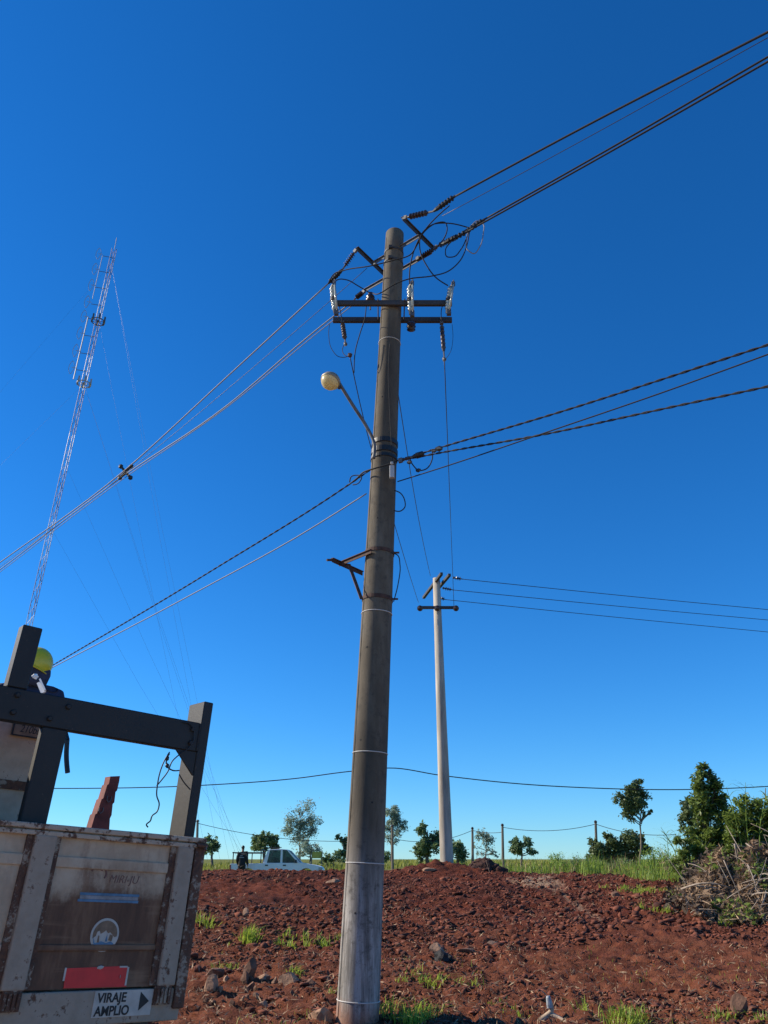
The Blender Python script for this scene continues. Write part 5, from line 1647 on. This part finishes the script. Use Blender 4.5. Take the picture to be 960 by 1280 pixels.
# pressed beads across the tailgate
m = MB()
m.bx(LW, -.14, .012, .024, -.162, -.118); m.bx(LW, -.14, .014, .024, -.47, -.445)
bevel(m.build('pressed_bead', 'tail', gate_o), .008, 2)
for a, b in ((-.800, -.709), (-.140, -.057), (-1.46, -1.37), (-2.12, -2.03)):
    m = MB(); m.bx(a, b, -.006, .021, -.602, -.043)
    bevel(m.build('rib', 'ribm', gate_o), .006, 2)
    m = MB(); m.bx(a - .030, a - .001, .010, .0215, -.60, -.043); m.bx(b + .001, b + .022, .010, .0215, -.60, -.043)
    m.build('rusty_seam', 'rustr', gate_o)
m = MB(); m.bx(LW, .002, -.008, .052, -.022, 0.0)
bevel(m.build('rim_rail', 'rim', truck), .005, 2)
m = MB(); m.bx(LW, -.03, -.004, .05, -.046, -.027); m.bx(LW, -.03, .012, .05, -.028, -.021)
bevel(m.build('rim_rail', 'rim', truck), .004, 2)
m = MB(); m.bx(-.050, .003, -.004, .10, -.69, -.006)
bevel(m.build('corner_post', 'rustr', truck), .006, 2)
m = MB(); m.tube([(-.05, -.012, -.034), (-.012, -.018, -.034), (.0, -.012, -.034)], .010, 8); m.tube([(-.012, -.03, -.055), (-.012, -.012, -.03)], .008, 6)
m.build('latch', 'rustr', truck)
# rear crossmember below the gate
m = MB(); m.bx(LW, -.01, .012, .09, -.735, -.612)
bevel(m.build('rear_sill', 'ribm', truck), .006, 2)
for a in (-.745, -.10, -1.40, -2.06):
    m = MB(); m.bx(a - .045, a + .03, -.004, .02, -.672, -.60)
    for k_ in range(4):
        m.bx(a - .04 + k_ * .018, a - .03 + k_ * .018, -.012, -.003, -.665, -.61)
    m.build('hinge', 'rustr', truck)
# markings on the tailgate
m = MB(); m.prism([(-.551, .0215, -.531), (-.545, .0215, -.601), (-.275, .0215, -.603), (-.284, .0215, -.526)], (0, -.003, 0)); rp = m.build('red_reflector', 'redp', truck)
for bb_ in ((-.556, -.549, .0170, .0212, -.575, -.529), (-.284, -.276, .0170, .0212, -.598, -.53), (-.32, -.2845, .0170, .0212, -.532, -.526)):
    m = MB(); m.bx(*bb_); m.build('worn_edge', 'cream', rp)
m = MB(); m.blob((-.31, .018, -.565), .006, .2, (1, .3, 1.3), 1, 2); m.build('paint_chip', 'cream', rp)
m = MB(); m.blob((-.405, .018, -.53), .010, .2, (1.5, .3, .7), 1, 3); m.build('paint_chip', 'cream', rp)
m = MB(); m.bx(-.555, -.285, .0195, .0215, -.262, -.252); m.bx(-.56, -.285, .0195, .0215, -.287, -.277); fl = m.build('striped_sticker', 'blue', truck)
m = MB(); m.bx(-.553, -.288, .0198, .0214, -.276, -.263); m.build('pale_stripe', 'bluew', fl)
m = MB()
m.lathe([(.063, 0), (.063, .003)], (-.412, .0218, -.410), (0, -1, 0), 32)
em = m.build('round_emblem', 'cream', truck)
m = MB()
def emb(poly, d): m.prism([(-.412 + x, .0178 - d, -.410 + z) for x, z in poly], (0, .0012, 0))
emb([(.054 * math.cos(a), .054 * math.sin(a)) for a in np.linspace(-.1, math.pi + .25, 16)] + [(-.040, -.004), (-.036, .012), (-.026, .016), (-.020, .004), (-.008, .010), (.002, .018), (.012, .006), (.022, .010), (.034, .0), (.044, -.008)], .001)
emb([(.018, -.02), (.034, -.024), (.036, -.002), (.022, .002)], .0014)
emb([(-.030, -.028), (-.022, -.028), (-.024, -.004), (-.029, -.002)], .0014)
m.build('emblem_hill', 'brownsk', em)
m = MB()
emb([(.055 * math.cos(a), .055 * math.sin(a)) for a in np.linspace(math.pi + .62, 2 * math.pi - .62, 10)] + [(.03, -.024), (.01, -.030), (-.012, -.024), (-.035, -.03)], .001)
emb([(-.05, -.005), (-.04, -.033), (-.046, -.03)], .0012); emb([(.004, -.025), (.014, -.025), (.010, .004)], .0012)
m.build('emblem_water', 'blue', em)

def text_mesh(name, body, mat, parent, x, y, z, size, sx=1., off=.0, shear=0., rot=0.):
    cu = bpy.data.curves.new(name, 'FONT')
    cu.body = body; cu.size = size; cu.offset = off; cu.extrude = .0008; cu.shear = shear
    ob = bpy.data.objects.new(name + '_tmp', cu)
    COL.objects.link(ob)
    dg = bpy.context.evaluated_depsgraph_get()
    me = bpy.data.meshes.new_from_object(ob.evaluated_get(dg))
    bpy.data.objects.remove(ob); bpy.data.curves.remove(cu)
    cr, sr = math.cos(rot), math.sin(rot)
    for v_ in me.vertices:
        a, b, c = v_.co.x * sx, v_.co.y, v_.co.z
        v_.co = (x + a * cr - b * sr, y - c, z + a * sr + b * cr)
    me.materials.clear()
    me.update()
    return link_mesh(name, me, mat, parent)
# warning sign painted on the sill
m = MB(); m.bx(-.412, -.150, .0085, .0115, -.708, -.614); sg = m.build('warning_sign', 'cream', truck)
text_mesh('lettering', 'VIRAJE', 'letter', sg, -.398, .0075, -.655, .048, .92, .0012)
text_mesh('lettering', 'AMPLIO', 'letter', sg, -.402, .0075, -.702, .048, .90, .0012)
m = MB(); m.prism([(-.208, .0078, -.622), (-.208, .0078, -.69), (-.165, .0078, -.657)], (0, -.0015, 0)); m.build('arrow', 'letter', sg)
# weathered remains of lettering above the stripes
m = MB(); a_ = np.linspace(2.8, -.6, 12)
m.tube([(-.49 + .035 * math.cos(t), .021, -.178 + .028 * math.sin(t)) for t in a_], .004, 5)
m.tube([(-.53, .021, -.155), (-.50, .021, -.150), (-.475, .021, -.165)], .003, 5)
m.build('faded_swoosh', 'faded', truck)
text_mesh('faded_lettering', 'MIRI-JU', 'faded', truck, -.44, .0205, -.210, .046, .95, -.0006, .2)

# rack of dark posts and a crossbar behind the gate
m = MB(); m.bx(-.075, -.022, .08, .24, -.15, .652); rp_ = bevel(m.build('rack_post', 'navy', truck), .004, 1)
m = MB(); m.bx(-.85, -.739, .08, .125, -.15, .397); bevel(m.build('rack_post', 'navy', truck), .004, 1)
m = MB(); m.bx(-1.04, -.953, .085, .15, .542, .825); bevel(m.build('rack_post', 'navy', truck), .004, 1)
m = MB(); m.bx(-1.92, -1.87, .08, .235, -.15, .397); bevel(m.build('rack_post', 'navy', truck), .004, 1)
m = MB(); m.bx(LW, -.077, .08, .13, .397, .540); bevel(m.build('crossbar', 'navy', truck), .005, 1)
for a, z in ((-.12, .50), (-.12, .435), (-.76, .50), (-.83, .435), (-.99, .51), (-.99, .435)):
    m = MB(); m.lathe([(.013, 0), (.013, .008), (.009, .012)], (a, .0805, z), (0, -1, 0), 6); m.build('bolt_head', 'navy', truck)
m = MB(); m.tube([(-.079, .0795, z) for z in np.linspace(.40, .538, 9)], [.004, .006, .004, .006, .005, .006, .004, .006, .004], 6); m.build('weld_seam', 'navy', truck)
m = MB(); m.prism([(-.19, .085, .396), (-.077, .085, .396), (-.077, .085, .285)], (0, .012, 0)); m.build('gusset', 'navy', truck)
m = MB(); m.bx(LW, -1.15, .35, .40, .60, .66); m.build('upper_bar', 'navy', truck)
m = MB(); m.bx(-2.2, -1.2, .36, .39, .3, .62); m.bx(LW, LW + .05, .33, .38, -.1, .66) ; m.build('upper_bar_post', 'navy', truck)
# bed, side boards, chassis
m = MB(); m.bx(LW, 0, .06, 4.2, -.62, -.56); m.build('bed_floor', 'rustr', truck)
for x0, x1 in ((LW, LW + .04), (-.04, .0)):
    m = MB(); m.bx(x0, x1, .105, 4.2, -.56, -.01); m.build('side_board', 'tail', truck)
m = MB(); m.bx(LW, 0, 4.2, 4.26, -.6, .5); m.build('headboard', 'ribm', truck)
m = MB(); m.bx(-1.72, -1.60, .1, 5.2, -.86, -.63); m.bx(-.75, -.63, .1, 5.2, -.86, -.63); m.bx(-1.6, -.75, .5, .58, -.80, -.68); m.build('chassis_rail', 'cardark', truck)
m = MB(); m.prism([(-.12, 4.5, -.75), (-.12, 6.35, -.75), (-.12, 6.40, -.05), (-.12, 6.15, .62), (-.12, 6.0, .74), (-.12, 4.62, .74), (-.12, 4.5, .66)], (-2.1, 0, 0)); bevel(m.build('cab', 'locker', truck), .06, 3)
for x0 in (-.118, -2.222):
    m = MB(); m.prism([(x0, 5.0, .02), (x0, 6.1, .02), (x0, 5.92, .58), (x0, 5.0, .58)], (.008 if x0 > -1 else -.008, 0, 0)); m.build('cab_window', 'cardark', truck)
m = MB(); m.bx(-1.9, -.45, 4.49, 4.505, .08, .6); m.build('cab_window', 'cardark', truck)
gzt = -TO[2]
for x0 in (-2.0, -.34):
    for y0 in (1.35, 4.6):
        zc = -1.27
        wl = MB(); wl.lathe([(.22, -.14), (.43, -.14), (.465, -.09), (.465, .09), (.43, .14), (.22, .14)], (x0, y0, zc), (1, 0, 0), 28); wo = wl.build('wheel', 'tyre', truck)
        wl = MB(); wl.lathe([(.03, -.12), (.22, -.12), (.23, .12), (.03, .12)], (x0, y0, zc), (1, 0, 0), 20); wl.build('rim', 'rustr', wo)
m = MB(); m.bx(-1.95, -.3, 1.3, 1.42, -1.33, -1.2); m.build('axle', 'cardark', truck)
for x0 in (-.30, -2.02):
    m = MB(); m.bx(x0 - .12, x0 + .14, .62, .635, -1.35, -.735); m.build('mud_flap', 'black', truck)
m = MB(); m.bx(-.20, -.13, .05, .12, -.86, -.735); m.build('tow_bracket', 'cardark', truck)
# stained white panel standing in the bed behind the rack
pe = tl(52, 912, .5)
m = MB(); m.bx(LW + .02, pe[0] + .02, .5, 1.15, -.56, .47); lk = bevel(m.build('white_locker', 'locker', truck), .01, 2)
m = MB(); m.bx(LW + .02, pe[0] + .018, .488, .499, .16, .20); m.build('rusty_ledge', 'rustr', lk)
l0, l1 = tl(16, 905, .5), tl(51, 922, .5)
m = MB(); m.bx(l0[0], l1[0], .488, .4985, l1[2] - .01, l1[2] + .075); pl_ = m.build('data_plate', simple('brown_data_plate', (.26, .17, .10), .6, var=.35, scale=20), lk)
m = MB(); m.bx(l0[0], l1[0], .485, .4875, l1[2] - .01, l1[2] - .004); m.bx(l0[0], l0[0] + .008, .485, .4875, l1[2] - .004, l1[2] + .075); m.build('plate_edge', 'letter', pl_)
text_mesh('plate_lettering', '210bs', 'letter', pl_, l0[0] + .035, .4868, l1[2] + .01, .05, .8, 0, .2)
# red stepped boom in the bed
yb_ = .9
pts_ = [(111, 1045), (119, 1018), (121, 1017), (127, 999), (129, 998), (134, 981), (136, 980), (138, 970.5), (150, 970), (149, 977), (146.5, 988), (144.5, 990), (143, 1003), (141, 1005), (139.5, 1019), (137.5, 1023), (136, 1045)]
m = MB(); m.prism([tl(x, y, yb_) for x, y in pts_], (0, .07, 0)); bo = m.build('red_boom', 'redbeam', truck)
m = MB()
for x, y in ((136, 1000), (126, 1014)):
    c0 = tl(x, y, yb_ - .006); m.tube([c0 + (-.012, 0, .02), c0 + (-.012, 0, 0), c0 + (0, 0, -.012), c0 + (.012, 0, 0), c0 + (.012, 0, .02)], .003, 5)
m.build('hook_mark', 'steel', bo)
bb = tl(125, 1045, yb_)
m = MB(); m.bx(bb[0] - .04, bb[0] + .04, yb_ - .002, yb_ + .072, -.558, bb[2] + .002); m.build('boom_foot', 'redbeam', bo)
# black cord hanging from the right post
cord = [tl(x, y, yy) for x, y, yy in ((229, 903, .075), (236, 904, .072), (242, 911, .07), (242, 925, .07), (235, 936, .07), (222, 945, .07), (215, 952, .07), (210, 964, .07), (202, 975, .07), (196, 982, .07))]
wr = MB(); wr.tube(catmull([tworld(p) for p in cord], 6), .0032, 6)
wr.tube(catmull([tworld(tl(x, y, .07)) for x, y in ((212, 940), (206, 950), (201, 962), (197, 980), (196, 995), (199, 1005), (196, 1015), (190, 1020), (188, 1026), (183, 1031), (185, 1034))], 5), .0032, 6)
wr.tube(catmull([tworld(tl(x, y, .07)) for x, y in ((212, 942), (208, 950), (209, 958), (216, 963), (224, 963))], 5), .0035, 6)
wr.tube(catmull([tworld(tl(x, y, .075)) for x, y in ((224, 968), (230, 978), (238, 987))], 5), .003, 6)
wr.blob(tworld(tl(209, 957, .07)), .012, .3, (1, 1, 1), 1, 2); wr.blob(tworld(tl(209, 948, .07)), .008, .3, (1, 1, 1.5), 1, 3)
tag(wr.build('cord', 'black', loc=tworld(cord[0]), smooth=True), 'tangled black cord knotted round the right rack post of the truck', 'cord')

# ---- worker in the bed
wq = tworld((-.36, 1.9, -.56))
hp3 = at(46, 812, 5.15)     # crown of the helmet
fwd = np.array([-.50, .86, 0])
bxw = np.array([hp3[0] - .03, hp3[1] + .05, 0])
loc_ = np.array([(bxw - TO).dot(tu), (bxw - TO).dot(tv), 0])
bz = TO[2] + tu[2] * loc_[0] + tv[2] * loc_[1] + tw_[2] * (-.56)
Hw = (hp3[2] - .035 - bz) * 1.05
base = np.array([bxw[0], bxw[1], bz])
fwd /= np.linalg.norm(fwd); rt_ = np.array([fwd[1], -fwd[0], 0])
def qq(r, f, z): return base + rt_ * r * Hw + fwd * f * Hw + np.array([0, 0, z * Hw])
hand_pt = tworld(tl(83, 925, 1.0))
arms = {1: (qq(.105, 0, .80), qq(.125, .05, .64), qq(.10, .16, .56)), -1: (qq(-.105, 0, .80), qq(-.125, .06, .64), qq(-.08, .18, .58))}
th, q, rt, fw = person('worker in navy clothes and yellow helmet standing in the truck bed', base, Hw, fwd, ('cloth', 'cloth'), helmet=1, arm_pose=arms)
# helmet as a thing of its own, worn on the head
hcn = at(44.3, 829.5, 5.15)
hax = np.array([.40, .10, .9]); hax /= np.linalg.norm(hax)
hel = thing('safety_helmet', 'yellow safety helmet on the worker behind the truck rack', 'helmet', hcn)
m = MB()
prof = [(.113, -.035), (.114, -.02), (.112, 0)] + [(.112 * math.cos(t), .112 * 1.0 * math.sin(t)) for t in np.linspace(.15, math.pi / 2 - .02, 9)]
m.lathe(prof, hcn, hax, 28); m.build('shell', 'helmet', hel, smooth=True)
m = MB(); m.lathe([(.112, -.033), (.123, -.036), (.123, -.030), (.112, -.026)], hcn, hax, 28); m.build('brim', 'helmet', hel, smooth=True)
# neck cloth, reflective strips, white spot
m = MB(); nb = at(47, 840, 5.16)
m.lathe([(.078, .03), (.088, .0), (.086, -.07), (.070, -.10)], nb, hax * .6 + np.array([0, 0, .5]), 18); m.build('neck_cloth', 'cloth', th, smooth=True)
m = MB(); m.beam(at(50, 849, 4.97), at(56.5, 863, 4.93), .010, .012, (0, -1, .3)); m.beam(at(49, 853, 4.985), at(54.5, 866, 4.945), .030, .010, (0, -1, .3)); m.build('reflective_strip', 'silver', th)
m = MB(); m.blob(at(44, 845.5, 5.0), .020, .25, (1.1, .7, .9), 2, 5); m.build('white_spot', 'white', th)  # small white blob at the neck
m = MB(); m.tube(catmull([at(84, 925, 5.1), at(83, 945, 5.1), at(84.5, 966, 5.1)], 4), .016, 8); m.tube([at(70, 872, 5.15), at(84, 925, 5.1)], .016, 8)
tag(m.build('rod', 'black', loc=at(84, 966, 5.1)), 'dark rod hanging behind the truck rack below the crossbar', 'rod')

for o in list(bpy.data.objects):
    if '_local' in o: del o['_local']
